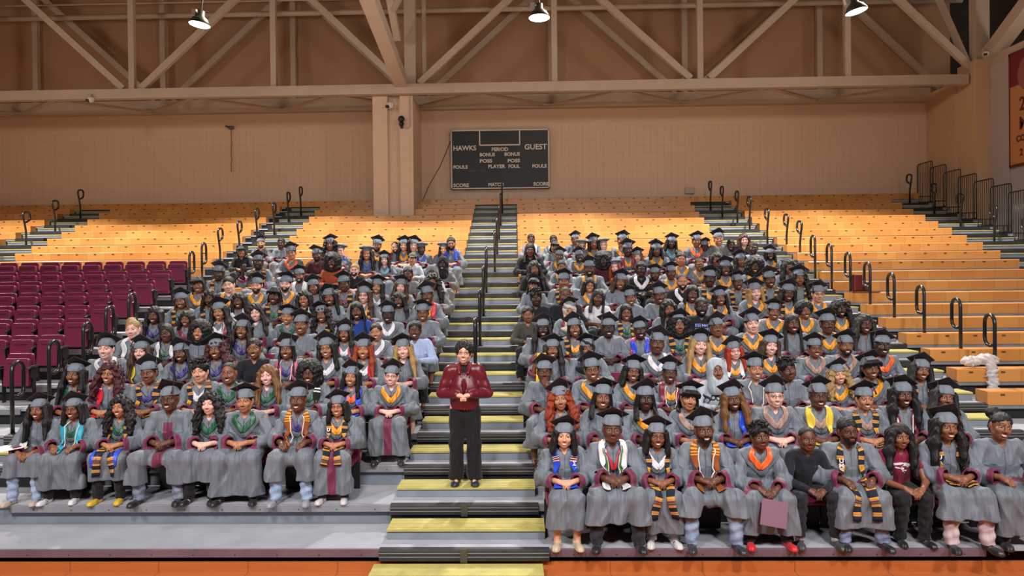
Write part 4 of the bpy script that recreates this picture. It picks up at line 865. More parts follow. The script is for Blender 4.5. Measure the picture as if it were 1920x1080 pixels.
HW = {'short': 'short %s hair', 'fade': 'close-cropped hair', 'twists': 'short %s twists', 'medium': 'shoulder-length %s hair', 'bob': '%s bob', 'long': 'long %s hair', 'wavy': 'wavy %s hair', 'curly': 'long curly %s hair', 'side': 'long %s hair', 'afro': '%s afro', 'bigafro': 'big curly %s hair',
      'dreads': '%s locs', 'braids': 'long %s braids', 'locs': '%s locs', 'bun': '%s bun', 'updo': 'tied-back %s hair', 'hijab': '%s headscarf', 'hoodie': 'hood up', 'none': 'bald head'}
HS_ = dict(s='short', f='fade', t='twists', m='medium', b='bob', l='long', w='wavy', c='curly', a='afro', A='bigafro', d='dreads', r='braids', v='locs', u='bun', p='updo', j='hijab', h='hoodie', z='none')
DATA = '''
489 456 13 M 2 M s n J - - b
527 456 13 M 6 - s k G - - n
453 472 12 M 4 - v k K - - t
546 474 12 M 3 M s k G o - g
484 492 12 M 6 M s k G - kn b,n,raise
410 512 11 M 6 M s k G - kn n
594 478 12 M 5 M s k M - - b,n
619 458 13 M 4 M c k G - wh n
638 470 13 M 1 T s x G b - g,t
623 491 12 F 5 - A k O - - t
665 506 11 M 1 - s y K - - g,t,b
688 476 12 F 3 T w n G b - t
707 460 13 M 4 M s k G y - b
721 487 12 F 1 M m n G l - t
741 464 13 M 2 - f n G - mr b,t
757 460 13 F 2 M l k G y - t
776 460 13 M 1 M s x G - - n
773 486 12 M 3 B s k H - - n
790 467 13 M 6 T s k G b - n
832 467 13 F 2 T m n G - - t
846 457 13 M 3 - s k G - bl g,b
830 495 12 M 6 H h k J - - t
810 513 11 M 6 H h n H - - n
765 514 11 F 5 - s k J - - t
811 529 10 F 4 - c k J - - n
561 517 11 M 4 M s k G - wh t,b
372 534 10 M 4 - v k G y - t
429 534 10 M 1 - s n G y - n
481 535 10 M 2 M s k G y - b,n
536 532 10 M 1 M s n G y - b,n
588 538 10 F 4 M r k G - - n
645 532 10 F 5 M s k G r kn g,n
707 537 10 F 3 M l k G w - t
752 537 10 F 1 M l w G - ye n
801 553 9 M 5 M s k G y rd t
747 563 9 F 5 - l k G - - t
682 553 9 F 1 M l w G y kn g,t
618 557 9 F 4 M m k G - - t
570 560 9 F 3 - l k B w - g,t
515 554 9 M 5 - v k G g kn t
447 564 9 F 5 - m k G w - t
394 559 9 F 5 - b k G - kn t
339 564 9 F 4 M r w G g kn t
289 591 8 F 5 - l k G p - t
349 598 8 F 4 - b k G r - t
411 584 8 F 3 M l k G w mr c,t
249 618 7 F 1 - u y G - wh n
312 625 7 F 5 - r k G g wh g,n
374 622 7 F 3 - A k G - - t
480 586 8 F 1 - w n G - - t
539 593 8 F 3 M u k G g - t
603 589 8 F 4 M c k G - kn t
565 609 7 M 4 M s k G - - t
455 618 7 F 4 M w n G p - t
669 583 8 F 5 - r k U - - t
727 589 8 M 6 M s k G w - g,t
793 586 8 F 4 M s k G - - g,t
646 625 7 F 4 M l k G w pk t
705 623 7 F 3 - p k G w - t
778 619 7 F 5 - s k L - - g,t
339 662 5 F 5 M r n G p - t
405 655 5 F 4 M c r G p - t
477 654 5 F 4 - p k B - - t
538 655 5 F 4 M r k G p pk c,t
612 653 5 F 3 M m k G w - g,t
682 655 5 F 3 M l o G w kr t
756 655 5 F 1 M l y G - - t
199 654 5 M 1 M s n G w - t
265 659 5 F 1 M w w G - ye t
140 702 4 F 4 M l k G g - t
206 700 4 F 3 - c r G - kr g,t
279 699 4 F 4 M s k G p kn g,n
375 697 4 M 2 - t k G w kn n
429 700 4 M 4 - f k G g - t
501 704 4 F 1 - w g G g - t
580 700 4 M 5 - A k G g kb g,t
659 706 4 F 3 M m k G o bl t
734 705 4 F 1 M s n P y - g,t,F
73 768 3 F 4 M l k G - - t,F
138 767 3 F 4 M b k G g tq g,t,c,F
225 763 3 F 3 - c k G g kn+bl t,F
318 748 3 M 5 M f k P - - g,t,F
393 757 3 F 1 - c k G g - n,F
459 752 3 F 3 M s k G g - n,F
559 749 3 M 5 M f k G p ko c,t,F
633 762 3 F 3 M b k P y kn g,t,F
996 449 13 M 5 - s k G - wh n
1038 451 13 M 5 - s k G - wh n
1078 449 13 M 4 M s k G - - n
994 469 12 M 5 - d k K - - n
1040 463 12 M 4 - v k G - - n
1091 462 13 M 2 T s x G - - g,n
1113 456 13 F 4 M m k G y - n
1131 460 13 M 1 T f n G - - t
1166 451 13 M 3 M s k G y - t
1177 468 12 M 6 M s k G y mr n
1195 481 12 F 1 M l g G - - n
1049 480 12 M 5 M s k G y - n
1086 480 12 M 6 M f k G y - t
1131 488 12 F 6 - A k M - - n
1002 504 11 F 4 - l k K - - n
1053 500 11 F 4 - s k G y - n
1105 503 11 M 5 M s k G y - g,b,t
1152 501 11 F 1 T l o G o - t
1001 535 10 M 4 M v k G - - n
1057 527 10 M 4 M s k G - kn n
1106 535 10 F 3 - b k G y - g,t
1163 528 10 F 4 M b w G - - t
1005 558 9 M 6 - t k K - - n
1060 554 9 M 5 - f k B - - n
1121 558 9 M 5 - d k W - - n
1182 558 9 F 4 M s k G - - t
1231 469 12 F 5 M b k G y - n
1259 455 13 F 6 M b k G l - n
1306 452 13 F 4 M s k G o - n
1321 462 12 M 6 M f k G - kn g,n
1347 448 13 M 3 M f n J - - t
1370 460 12 M 6 - s k S r - t
1395 450 13 F 1 - m w C - - t
1412 465 12 M 6 - f k L - - b,n
1277 486 11 F 3 - u k G y - n
1311 496 11 M 4 - f k G y - g,t
1202 505 11 M 6 - s k S w - n
1228 514 11 M 5 M f k G - kn b,n
1258 511 11 M 5 M s k G y - n
1279 528 10 M 3 - f k S w - b,t
1343 487 11 F 4 - l k K - - n
1360 503 11 F 5 M b k G y - t
1331 522 10 M 6 M s k G y kn n
1389 488 11 F 4 M l k G y - n
1444 477 11 F 6 M b k G y - t
1415 499 11 F 5 - A k G y - g,t
1480 501 10 F 4 - l k G - - n
1383 529 10 F 5 M s k G - kn t
1443 524 10 F 5 M s k G - kn t
1498 521 10 F 4 M c k G - kn n
1416 547 9 F 1 M m y G y - t
1478 549 9 F 5 M m k G y kn g,t,e
1534 551 9 M 2 M s n G y - g,n
1350 558 9 F 4 M m k P y - t
1298 551 9 F 5 - r k G y - t
1236 554 9 M 5 M s k G - - t
990 590 8 F 4 - p k C - - n
1018 616 7 F 6 M l k G - - t
1068 583 8 F 3 M j c G r - n
1077 615 7 F 4 M r k G y kn t
1036 655 5 F 4 M l k G - - t,raise
1102 654 5 F 4 M j k G p - t
1141 615 7 M 6 M s k G - - g,t
1174 586 8 F 4 - r k G g kn g,t
1200 619 7 M 6 M f k G - bl+rd t
1254 579 8 F 4 - m k G - - n
1273 609 7 F 4 M A k G g kn n
1315 575 8 M 6 - f k B - - b,t
1344 614 7 M 4 M f k G y - g,n
1232 644 5 M 5 M f k G w - n
1313 646 5 F 1 M l y G y - t
1377 658 5 F 1 M m q G y wh g,n
1410 607 7 M 1 M s n G y - n
1451 584 8 F 4 M s k G y - t
1486 607 7 F 5 - r n G - - t
1509 582 8 F 4 - a k G y - t
1576 578 8 F 6 - c k G y - t
1552 607 7 M 5 M s k G y - g,n
1622 608 7 F 5 - l k G - - g,t
1445 648 5 F 1 M m w G y - t
1528 653 5 F 4 M s k G t - g,t
1585 648 5 M 4 M f k G t - b,t
1655 648 5 M 6 M f k G o - t
1417 692 4 F 3 M u k G - - c,t
1477 693 4 M 5 - t k G - - n,r-14
1572 702 4 F 2 M c y G y - t
1632 690 4 F 4 M v k P y - g,t
1727 694 4 F 4 M l k G - kn t
1021 697 4 M 5 M s k G - - g,n,chin
1110 693 4 F 4 M s k G y - g,t
1187 696 4 F 4 M b k G y - g,t,e
1256 699 4 F 5 M s k G y mr g,t,c
1344 695 4 M 4 H h x H - - n
1050 747 3 F 3 M c o G - - n
1130 744 3 M 4 M d k G - - t
1210 747 3 M 6 M d k G y - n
1292 747 3 M 3 M v k G t - n
1374 748 3 F 5 M w g G - bl t
1453 742 3 F 1 M u g G t - g,t
1534 742 3 M 5 M f k G t ye g,t
1621 748 3 F 3 M s k G t kn t
1693 740 3 F 5 M w k G - mr c,t
1771 745 3 F 4 M l k G y - t,r8
1058 817 2 F 2 M b k G - kl t,F
1148 804 2 M 5 M f k G - wh n,F
1232 817 2 F 4 M b k G w kn g,t,F
1320 806 2 M 5 M f k G - ko c,b,t,F
1425 818 2 M 5 - t k G o - n,F
1514 823 2 M 5 - f k B - - n,F
1590 808 2 M 5 - s k G - kn g,b,n,F
1688 819 2 F 4 - w k X - - n,F
1775 800 2 F 4 M w k G - kn t,F
1877 800 2 F 4 - u k G - - t,r14,F'''
PEOPLE = []
for ln in DATA.strip().split('\n'):
    q = ln.split(); PEOPLE.append(dict(x=float(q[0]), y=float(q[1]), row=int(q[2]), sex=q[3], skin=q[4], cap=q[5], hair=HS_[q[6]], hcol=q[7], garm=q[8], hood=q[9], stole=q[10], fl=q[11].split(',')))
for p in PEOPLE:
    if p['y'] < 640: p['row'] = min(range(6, 15), key=lambda k: abs(proj((atY(p['x'], p['y'], Yr(k))[0], Yr(k)+.015, ZR[k]+.165+E0))[1]-p['y']))
# special poses for those whose whole figure shows, by photo x
SP = {73: dict(hands='low', hem=-.10, leg=.05, jeans=(120, 146, 186), shoe=(196, 176, 160), lean=.03, hemf=1), 138: dict(hands='knees', w=1.16, hem=-.26, ks=.15, tr=(22, 22, 26), shoe=(226, 224, 224)), 225: dict(hands='clasp', hem=-.16, ks=.12, tr=(24, 24, 28), shoe=(226, 186, 40), L=.95),
      318: dict(hands='clasp', hem=-.17, ks=.19, split=True, jeans=(48, 70, 112), shoe=(26, 26, 28)), 393: dict(hands='clasp', hem=-.17, w=.94, tr=(24, 24, 27), shoe=(30, 28, 28), ks=.12), 459: dict(hands='clasp', w=1.16, hem=-.31, ks=.17, tr=(22, 22, 24), shoe=(24, 24, 26)),
      559: dict(hands='knees', hem=-.14, ks=.15, split=True, jeans=(112, 142, 186), shoe=(150, 154, 160), leg=.03), 633: dict(hands='clasp', w=1.05, hem=-.34, ks=.12, tr=(40, 40, 44), shoe=(214, 206, 208), L=.8), 734: dict(hands='clasp', w=1.14, hem=-.30, ks=.14, tr=(40, 40, 44), shoe=(30, 30, 32)),
      1058: dict(hands='clasp', hem=-.20, ks=.09, skirt=1, shoe=(206, 188, 158), leg=.06), 1148: dict(hands='clasp', hem=-.14, ks=.18, tr=(44, 44, 54), shoe=(22, 22, 24), leg=.08, L=.5), 1232: dict(hands='clasp', hem=-.26, ks=.11, tr=(150, 150, 156), shoe=(216, 214, 214), L=.85), 1320: dict(hands='clasp', hem=-.06, ks=.19, split=True, jeans=(70, 104, 150), shoe=(40, 44, 52), leg=.1, L=.6),
      1425: dict(hands='low', hem=-.26, ks=.17, tr=(22, 22, 25), shoe=(206, 34, 44), leg=.05, lean=.12), 1514: dict(hands='low', ks=.17, tr=(28, 31, 38), shoe=(66, 68, 66), leg=.06, lean=.1, sock=(232, 222, 224)), 1590: dict(hands='knees', w=1.2, hem=-.18, ks=.16, jeans=(34, 60, 128), shoe=(28, 30, 34), leg=.07, L=.95),
      1688: dict(hands='low', ks=.11, w=.92, tr=(26, 26, 30), shoe=(28, 26, 28), leg=.0, lean=.04), 1775: dict(hands='clasp', hem=-.10, ks=.14, tr=(206, 184, 190), shoe=(32, 34, 38), leg=.12, L=.6, slide=1), 1877: dict(hands='knees', w=1.12, hem=-.26, ks=.15, tr=(60, 62, 70), shoe=(30, 32, 36), leg=.04)}
def YH(k): return Yr(k)-(.22 if k <= 11 else -.10)
def oc(o, c, a=0.): o.color = (*lin(c), a); return o
_B, _G, _R = {}, {}, {}
def legs_mesh(P, kind='trousers', r0=.072, r1=.058, low=.0):
    A = Fd(axis(-.42, .42, .01, .0095, []), axis(-.72-P.leg, .15, .01, .0095, []), axis(-P.drop-.02, .22, .01, .0095, []))
    for i in (0, 1): h0 = np.array((P.kn[i][0]*.6, .0, .075)); an = P.an[i]+np.array((0, .0, low-.01)); A.cap(h0, P.kn[i], .088, r0, .03); A.cap(P.kn[i], an, r0, r1, .02)
    A.disp(lambda X, Y, Z: .005*np.sin(70*Z+20*X+3*np.sin(18*X))+.003*np.sin(60*X+30*Z)); A.cut((0, 0, -1), (0, 0, P.an[0][2]-.03+low)); return A.mesh(kind, M['cloth'])
def shoe_mesh(slide=False):
    A = Fd(axis(-.07, .07, .005, .005, []), axis(-.2, .11, .005, .005, []), axis(-.02, .12, .005, .005, [])); A.ell((0, -.1, .022), (.045, .085, .034), .01); A.ell((0, .02, .03), (.038, .065, .04), .03); A.cap((0, .035, .04), (0, .03, .085), .038, .035, .02)
    if slide: A.cut((0, .2, 1), (0, .0, .06))
    A.cut((0, 0, -1), (0, 0, 0)); A.disp(lambda X, Y, Z: .0022*np.sign(Z-.018)*(np.abs(Z-.018) < .02)); return A.mesh('shoe', M['satin'])
SHOE = shoe_mesh()
def stole_for(P, code, L, key):
    k = ('st', key, code in ('kn', 'ko', 'kb', 'kl', 'kr') and code or 'sat', L)
    if k not in _R: _R[k] = stole_mesh(P, M[code] if k[2] != 'sat' else M['satin'], L, .09 if k[2] != 'sat' else .095)
    return _R[k]
seatx = {}
for p in PEOPLE: seatx.setdefault((p['x'] > 900, p['row']), []).append(p['x'])
for v in seatx.values(): v.sort()
def near_lib(p):
    near = p['row'] <= 6; big = (p['sex'] == 'M'); i = int(p['x']) % 3; key = ('N' if near else 'F', i, p['garm'] in 'GPJ', p['garm'] in 'XW')
    if key not in _G:
        P = Pose(w=(1.0, 1.1, .95)[i], hem=-.2, hands='clasp'); me = gown_mesh(P, .0088 if near else .0125, 'gown' if key[2] else ('tshirt' if key[3] else 'shirt'), i+3*near); _G[key] = (P, me)
    roll = (int(p['x']*7) % 3-1)*6; bk = (near, p['sex'], 't' in p['fl'], roll)
    if bk not in _B: _B[bk] = body_mesh(Pose(sex=p['sex'], smile='t' in p['fl'], hr=hrot(-3 if near else 3, 0, roll)), near), hrot(-3 if near else 3, 0, roll)
    return _G[key], key, _B[bk]
def person(p, n):
    F_ = 'F' in p['fl']; sp = dict(SP.get(int(p['x']), {})); rl = [int(f[1:]) for f in p['fl'] if f[0] == 'r' and f[1:].lstrip('-').isdigit()]
    isg = p['garm'] in 'GP'; k = p['row']; L = sp.pop('L', .5)
    if F_ or 'raise' in p['fl'] or 'chin' in p['fl'] or rl:
        kw = {q: sp[q] for q in ('hands', 'w', 'hem', 'ks', 'leg', 'lean') if q in sp}; roll = rl[0] if rl else ((int(p['x']) % 3)-1)*3
        if 'raise' in p['fl']: kw['arm'] = (-1, (-.27, -.14, .26), (-.235, -.24, .47), (-.21, -.27, .56)) if p['x'] < 900 or True else None
        if 'chin' in p['fl']: kw['arm'] = (1, (.2, -.24, .24), (.045, -.26, .45), (.01, -.235, .52))
        hc_ = HC0+np.array((0, -kw.get('lean', 0)*.6, 0)); T_ = atY(p['x'], p['y'], YH(k)+hc_[1]); s_ = min(1.09, max(.93, (T_[2]-ZR[k]-.165)/E0)); drop_ = (T_[2]-s_*E0-ZR[k-1])/s_
        kw['leg'] = kw.get('leg', 0)+(-.07 if k == 2 else -.04)
        P = Pose(sex=p['sex'], smile='t' in p['fl'], hr=hrot(-4, -roll*.3, roll), drop=drop_, **kw)
        body = body_mesh(P, k < 8); gm = gown_mesh(P, .0078 if F_ else .0095, 'gown' if p['garm'] in 'GPJ' else ('tshirt' if p['garm'] in 'XW' else 'shirt'), n, sp.get('split', False)); hr = P.hr; key = ('U', n); GP = P
    else:
        (GP, gm), key, (body, hr) = near_lib(p)
    hc = GP.hc
    # place so that the face comes where the photograph shows it, sitting on its tier
    Yh = YH(k)+hc[1]; T = atY(p['x'], p['y'], Yh); seat = ZR[k]+.165; s = min(1.09, max(.93, (T[2]-seat)/E0)); yw = math.radians(max(-12, min(12, (T[0])*1.6))) if not F_ else math.radians(max(-8, min(8, T[0]*1.2)))
    R = np.array(Euler((0, 0, -yw)).to_matrix()) if False else np.array(Euler((0, 0, yw*.0+(-yw))).to_matrix())
    rt = link('person', body); rt.rotation_euler = (0, 0, -yw); rt.scale = (s, s, s); loc = T-R@(hc*s); rt.location = loc; oc(rt, SKIN[p['skin']])
    side = p['x'] > 900; xs_ = seatx[(side, k)]; i = xs_.index(p['x']) if side else len(xs_)-1-xs_.index(p['x'])
    Hm = Matrix(hr.tolist()).to_4x4()
    def on_head(me, name, col, extra=None, par=None):
        o = link(name, me, rt); o.matrix_local = Matrix.Translation(hc.tolist()) @ Hm @ (extra or Matrix()); oc(o, col); return o
    grey = GREY
    # clothing
    if p['garm'] in 'GPJ': g = link('gown' if p['garm'] != 'J' else 'coat', gm, rt); oc(g, grey if p['garm'] != 'J' else GARM['J'][0], 1. if p['garm'] == 'P' else 0.)
    else: g = link({'L': 'shirt', 'W': 'shirt', 'X': 'shirt', 'M': 'shirt', 'O': 'sweater', 'U': 'blouse', 'S': 'suit_jacket', 'C': 'coat', 'K': 'top'}.get(p['garm'], 'hoodie'), gm, rt); oc(g, GARM[p['garm']][0])
    if F_ or p['garm'] not in 'GPJ':
        tk = ('tr', n if F_ else 'lib')
        if not sp.get('skirt'):
            if tk not in _R: _R[tk] = legs_mesh(GP, low=.05 if sp.get('sock') else .0)
            t_ = link('trousers', _R[tk], rt); oc(t_, sp.get('jeans') or sp.get('tr') or (30, 31, 36))
            if sp.get('jeans'): t_.material_slots[0].link = 'OBJECT'; t_.material_slots[0].material = M['denim']
    if F_:
        for q in (0, 1):
            an = GP.an[q]; o = link('shoe', SHOE, rt, (an[0], an[1]-.02, -GP.drop)); oc(o, sp['shoe']); o.rotation_euler = (0, 0, (-1, 1)[q]*.15)
            if sp.get('sock'): m = MB(); m.tube([(0, .02, .05), (0, .02, .15)], .043, 10); so = m.obj('sock', M['cloth'], rt, (an[0], an[1]-.02, -GP.drop), smooth=True); oc(so, sp['sock'])
    if p['hood'] != '-':
        c, nm = HOOD[p['hood']]
        if isg:
            kk = ('h', key)
            if kk not in _R: _R[kk] = (hood_mesh(GP, .010, True), hood_mesh(GP, .004, False))
            a = link('academic_hood', _R[kk][0], rt); oc(a, c); b_ = link('hood_edge', _R[kk][1], a); oc(b_, (100, 106, 114)); b_.material_slots[0].link = 'OBJECT'; b_.material_slots[0].material = M['gown']
        else:
            kk = ('h', key)
            if kk not in _R: _R[kk] = (hood_mesh(GP, .008, True), None)
            a = link('collar', _R[kk][0], rt); oc(a, c)
    if p['stole'] != '-':
        for extra_ in p['stole'].split('+')[1:]:
            code, c, nm = STOLE[extra_]; ek = ('st2', n); _R[ek] = stole_mesh(GP, M[code], L*.8, .085, .011, 'stole', .03); oc(link('stole', _R[ek], rt), c or (200, 200, 200))
        code, c, nm = STOLE[p['stole'].split('+')[0]]; st = link('stole', stole_for(GP, code, L if F_ else .5, key), rt); oc(st, c or (200, 200, 200))
        if k <= 4 and code == 'kn' and (p['x'] in (633, 1590, 1775, 1727)): letters(GP, st, 'UMES', -1, (238, 234, 226))
        if p['x'] == 1058: letters(GP, st, 'ΣΓΡ', 1, (240, 236, 240))
        if p['x'] == 1693: letters(GP, st, 'Miss', -1, (240, 220, 200), .03)
    if 'c' in p['fl']:
        kk = ('c', key)
        if kk not in _R: _R[kk] = cord_mesh(GP)
        oc(link('honor_cord', _R[kk], rt), (232, 226, 214))
    # hair
    if p['hair'] not in ('none',):
        sd = int(p['x']) % 2 if p['hair'] in ('curly', 'dreads', 'braids', 'twists', 'locs') else 0
        h_ = on_head(hair(p['hair'], sd, p['cap'] in 'MT' and p['hair'] not in ('hijab', 'hoodie')), {'hijab': 'headscarf', 'hoodie': 'hood'}.get(p['hair'], 'hair'), HCOL[p['hcol']])
        if p['hair'] in ('hijab', 'hoodie'): h_.material_slots[0].link = 'OBJECT'; h_.material_slots[0].material = M['cloth']; oc(h_, {'k': (26, 26, 30), 'c': (222, 200, 180), 'n': (110, 112, 112), 'x': (178, 186, 196)}[p['hcol']])
    if 'b' in p['fl']: on_head(hair('beard'), 'beard', HCOL['n' if p['skin'] in '12' else 'k'])
    if 'g' in p['fl']: on_head(GLS, 'glasses', (0, 0, 0))
    if 'e' in p['fl']:
        for sx in (-1, 1): on_head(EARR, 'earring', (230, 220, 200), Matrix.Translation((sx*.088, -.005, -.052)))
    # cap
    if p['cap'] == 'M':
        r = random.Random(int(p['x']*13+p['y'])); tilt = r.uniform(30, 42); rl_ = r.uniform(-9, 9); yw_ = r.uniform(-16, 16)
        c_ = on_head(CAPM, 'graduation_cap', (126, 134, 146), Matrix.Rotation(math.radians(-tilt*.2), 4, 'X'))
        b_ = link('mortarboard', BOARD, c_); b_.matrix_local = Matrix.Translation((0, .024*HS, .125*HS)) @ Euler((math.radians(-tilt*.78), math.radians(rl_), math.radians(yw_)), 'XYZ').to_matrix().to_4x4()
        t_ = link('tassel', TAS[1 if r.random() < .6 else -1], b_); oc(t_, (60, 22, 38) if r.random() < .7 else (28, 26, 30)); 
        if p['x'] in (138, 1102, 140, 339): decor(b_, p['x'])
    elif p['cap'] == 'T':
        c_ = on_head(TAM, 'doctoral_tam', (112, 114, 122), Matrix.Rotation(math.radians(-8), 4, 'X'))
    elif p['cap'] == 'B': on_head(_R.setdefault('bean', beanie()), 'baseball_cap', (92, 96, 84))
    # words
    w = ['graduate' if isg else 'person']
    feats = []
    if p['cap'] == 'M': feats.append('in cap')
    elif p['cap'] == 'T': feats.append('in soft tam')
    elif p['cap'] == 'B': feats.append('in baseball cap')
    if not isg: feats.append(('and ' if feats else 'in ')+GARM[p['garm']][1])
    if p['stole'] != '-': feats.append(STOLE[p['stole'].split('+')[0]][2])
    elif p['hood'] != '-' and isg: feats.append(HOOD[p['hood']][1]+' hood')
    hw = HW[p['hair']]; feats.append(hw % HNAME[p['hcol']] if '%s' in hw else hw)
    if 'g' in p['fl']: feats.append('glasses')
    tail = '%s row %s stairs, %s from them' % (ORD[k-1], 'right of' if side else 'left of', ORD[i+1])
    txt = w[0]
    for f in feats:
        if len((txt+' '+f+' '+tail).split()) <= 16: txt += (' ' if f.startswith(('in ', 'and ')) or txt == w[0] else ', ')+(f if f.startswith(('in ', 'and ')) or txt != w[0] else 'with '+f)
    txt = txt+', '+tail; 
    if len(txt.split()) > 16: txt = txt.replace('with ', '')
    tag(rt, txt, 'person', 'people seated on the bleachers'); return rt, GP
def letters(P, st, s, side, col, step=.047):
    mat = flat('stole_lettering', col, .7); z0 = P.neck[2]
    for i, ch in enumerate(s):
        me = text_mesh(ch, .058, .0015, .002); z = z0-.115-i*step; c = P.G.snap(np.array([[side*.096, -.2, z]]), .024, 8)[0]; nrm = P.G.grad(np.array([c]))[0]
        me.materials.append(mat); o = link('letter', me, st); o.location = (side*.098, c[1]-.003, z); o.rotation_euler = (-math.asin(max(-.6, min(.6, nrm[2])))*.8, 0, math.atan2(nrm[0], -nrm[1])*.7)
def decor(b_, x):
    c = {138: ((206, 60, 48), (190, 140, 80)), 1102: ((226, 190, 60), (210, 170, 60)), 140: ((236, 160, 50), (236, 226, 214)), 339: ((236, 230, 200), (214, 190, 130))}[x]
    A = Fd(*[axis(-.13, .13, .006, .006, [])]*2, axis(-.02, .05, .006, .006, [])); r = random.Random(x)
    for i in range(16 if x != 140 else 6): q = (r.uniform(-.09, .09), r.uniform(-.09, .09)) if x != 140 else (r.uniform(-.03, .03)-.02, r.uniform(-.03, .03)); A.ell((q[0], q[1], .012), (.018, .018, .012), .004)
    A.disp(lambda X, Y, Z: .003*np.sin(200*X)*np.sin(200*Y)); o = link('cap_decoration', A.mesh('cap_decoration', M['cloth']), b_); oc(o, c[0])
ROOTS = {}
for n, p in enumerate(PEOPLE): ROOTS[p['x']] = person(p, n)
# ---------------------------------------------------------------- the standing woman
M['leather'] = objcol('leather', .34, .006, 26, .1, .6)
class SP_: pass
S_ = SP_(); S_.sex = 'F'; S_.smile = 1; S_.hr = hrot(-3, 0, 2); S_.hc = np.array((.0, -.045, 1.525)); S_.neck = np.array((0, .0, 1.36)); S_.hands = 'x'; S_.arm = None
S_.hp = lambda p: S_.hc+S_.hr@(np.array(p)*HS)
sh = [np.array((s*.165, .01, 1.31)) for s in (-1, 1)]; el = [np.array((s*.275, .0, 1.05)) for s in (-1, 1)]; S_.wr = [np.array((s*.085, -.19, 1.06)) for s in (-1, 1)]; S_.hd = [np.array((s*.0, -.235, 1.045)) for s in (-1, 1)]
kn = [np.array((s*.10, -.02, .47)) for s in (-1, 1)]; an = [np.array((s*.105, .02, .09)) for s in (-1, 1)]
A = Fd(axis(-.4, .4, .003, .012, [(-.11, .11, .0036)]), axis(-.34, .22, .003, .012, [(-.3, -.1, .0045)]), axis(-.02, 1.74, .003, .012, [(1.36, 1.62, .0036), (1.0, 1.1, .005)]))
A.cap((0, .01, .88), (0, 0, 1.2), .13, .115, .04, sc=(1.05, .75, 1)); A.cap((0, 0, 1.2), (0, 0, 1.32), .115, .07, .05, sc=(1.1, .75, 1)); A.cap(sh[0]*.85+np.array((0, 0, .19)), sh[1]*.85+np.array((0, 0, .19)), .055, .055, .04)
for i in (0, 1):
    A.cap(sh[i], el[i], .052, .042, .03); A.cap(el[i], S_.wr[i], .04, .026, .02); fingers(A, S_, i); A.cap((kn[i][0]*.85, .01, .86), kn[i], .095, .06, .03); A.cap(kn[i], an[i], .06, .038, .02); A.cap(an[i]+np.array((0, .02, -.04)), an[i]+np.array((0, -.13, -.055)), .032, .024, .02)
head_field(A, S_); body = A.mesh('person', M['skin'], None, {'face': face_paint(S_)})
fp = atY(873, 905, Yr(2)+.42); wy = Yr(2)+.43; woman = link('person', body, None, (fp[0], wy, ZR[2]+.111)); oc(woman, (226, 170, 148)); ws = .985; woman.scale = (ws, ws, ws)
tag(woman, 'standing woman in burgundy leather jacket, glasses and black trousers on the centre stairs', 'person')
J = Fd(axis(-.42, .42, .007, .007, []), axis(-.32, .2, .007, .007, []), axis(.8, 1.5, .007, .007, []))
J.cap((0, .0, .90), (0, -.01, 1.1), .155, .158, .04, sc=(1.05, .86, 1)); J.cap((0, -.01, 1.08), (0, 0, 1.29), .158, .115, .05, sc=(1.1, .88, 1)); J.cap(sh[0]*.86+np.array((0, -.005, .19)), sh[1]*.86+np.array((0, -.005, .19)), .075, .075, .05); J.cap((0, .01, 1.3), (0, .015, 1.38), .085, .073, .03)
for i in (0, 1): J.cap(sh[i], el[i]*np.array((.97, 1, 1)), .072, .060, .03); J.cap(el[i]*np.array((.97, 1, 1)), S_.wr[i]-np.array((0, .0, 0)), .060, .043, .02)
J.cap((0, -.15, 1.36), (0, -.13, 1.0), .03, .02, .015, 'd')
J.disp(lambda X, Y, Z: .0032*np.sin(52*Z+26*X+3*np.sin(12*X+9*Y))*(np.abs(X) > .15)+.002*np.sin(30*X+5*Z)); J.cut((0, 0, -1), (0, 0, .865))
J.disp(lambda X, Y, Z: np.where(Z < .880, .012*(np.cos(90*np.arctan2(Y-.01, X)/PI) < 0), 0)); J.cap((0, .02, 1.37), (0, .02, 1.5), .058, .08, .0, 'd'); J.cap((0, -.06, 1.42), (0, -.15, 1.2), .045, .012, .008, 'd')
J.disp(lambda X, Y, Z: .003*(np.abs(np.abs(X)-.032) < .007)*(Y < -.04)*(np.abs(Z-1.05) < .2))
for sx in (-1, 1): J.cap((sx*.075, .0, 1.395), (sx*.05, -.125, 1.30), .022, .018, .008, sc=(1, 1, 1))
jk = link('leather_jacket', J.mesh('leather_jacket', M['leather']), woman); oc(jk, (104, 24, 36))
def add_s(name, A_, mat, col): o = link(name, A_.mesh(name, mat), woman); oc(o, col); return o
T_ = Fd(axis(-.14, .14, .007, .007, []), axis(-.2, .15, .007, .007, []), axis(.9, 1.42, .007, .007, [])); T_.cap((0, -.01, 1.0), (0, -.0, 1.3), .152, .10, .04, sc=(1.0, .78, 1)); T_.cap((0, .0, 1.3), (0, .01, 1.37), .07, .06, .03); T_.cap((0, .0, 1.38), (0, .0, 1.48), .05, .06, 0, 'd'); add_s('top', T_, M['cloth'], (22, 22, 25))
L_ = Fd(axis(-.3, .3, .009, .009, []), axis(-.2, .2, .009, .009, []), axis(.03, .95, .009, .009, [])); L_.cap((0, .01, .80), (0, .01, .90), .14, .135, .03, sc=(1.05, .8, 1))
for i in (0, 1): L_.cap((kn[i][0]*.8, .01, .84), kn[i], .105, .082, .03); L_.cap(kn[i], an[i]+np.array((0, 0, -.02)), .082, .088, .02)
L_.disp(lambda X, Y, Z: .004*np.sin(50*X+4*np.sin(6*Z))+.003*np.sin(30*Z+20*X)); L_.cut((0, 0, -1), (0, 0, .05)); add_s('trousers', L_, M['cloth'], (20, 20, 23))
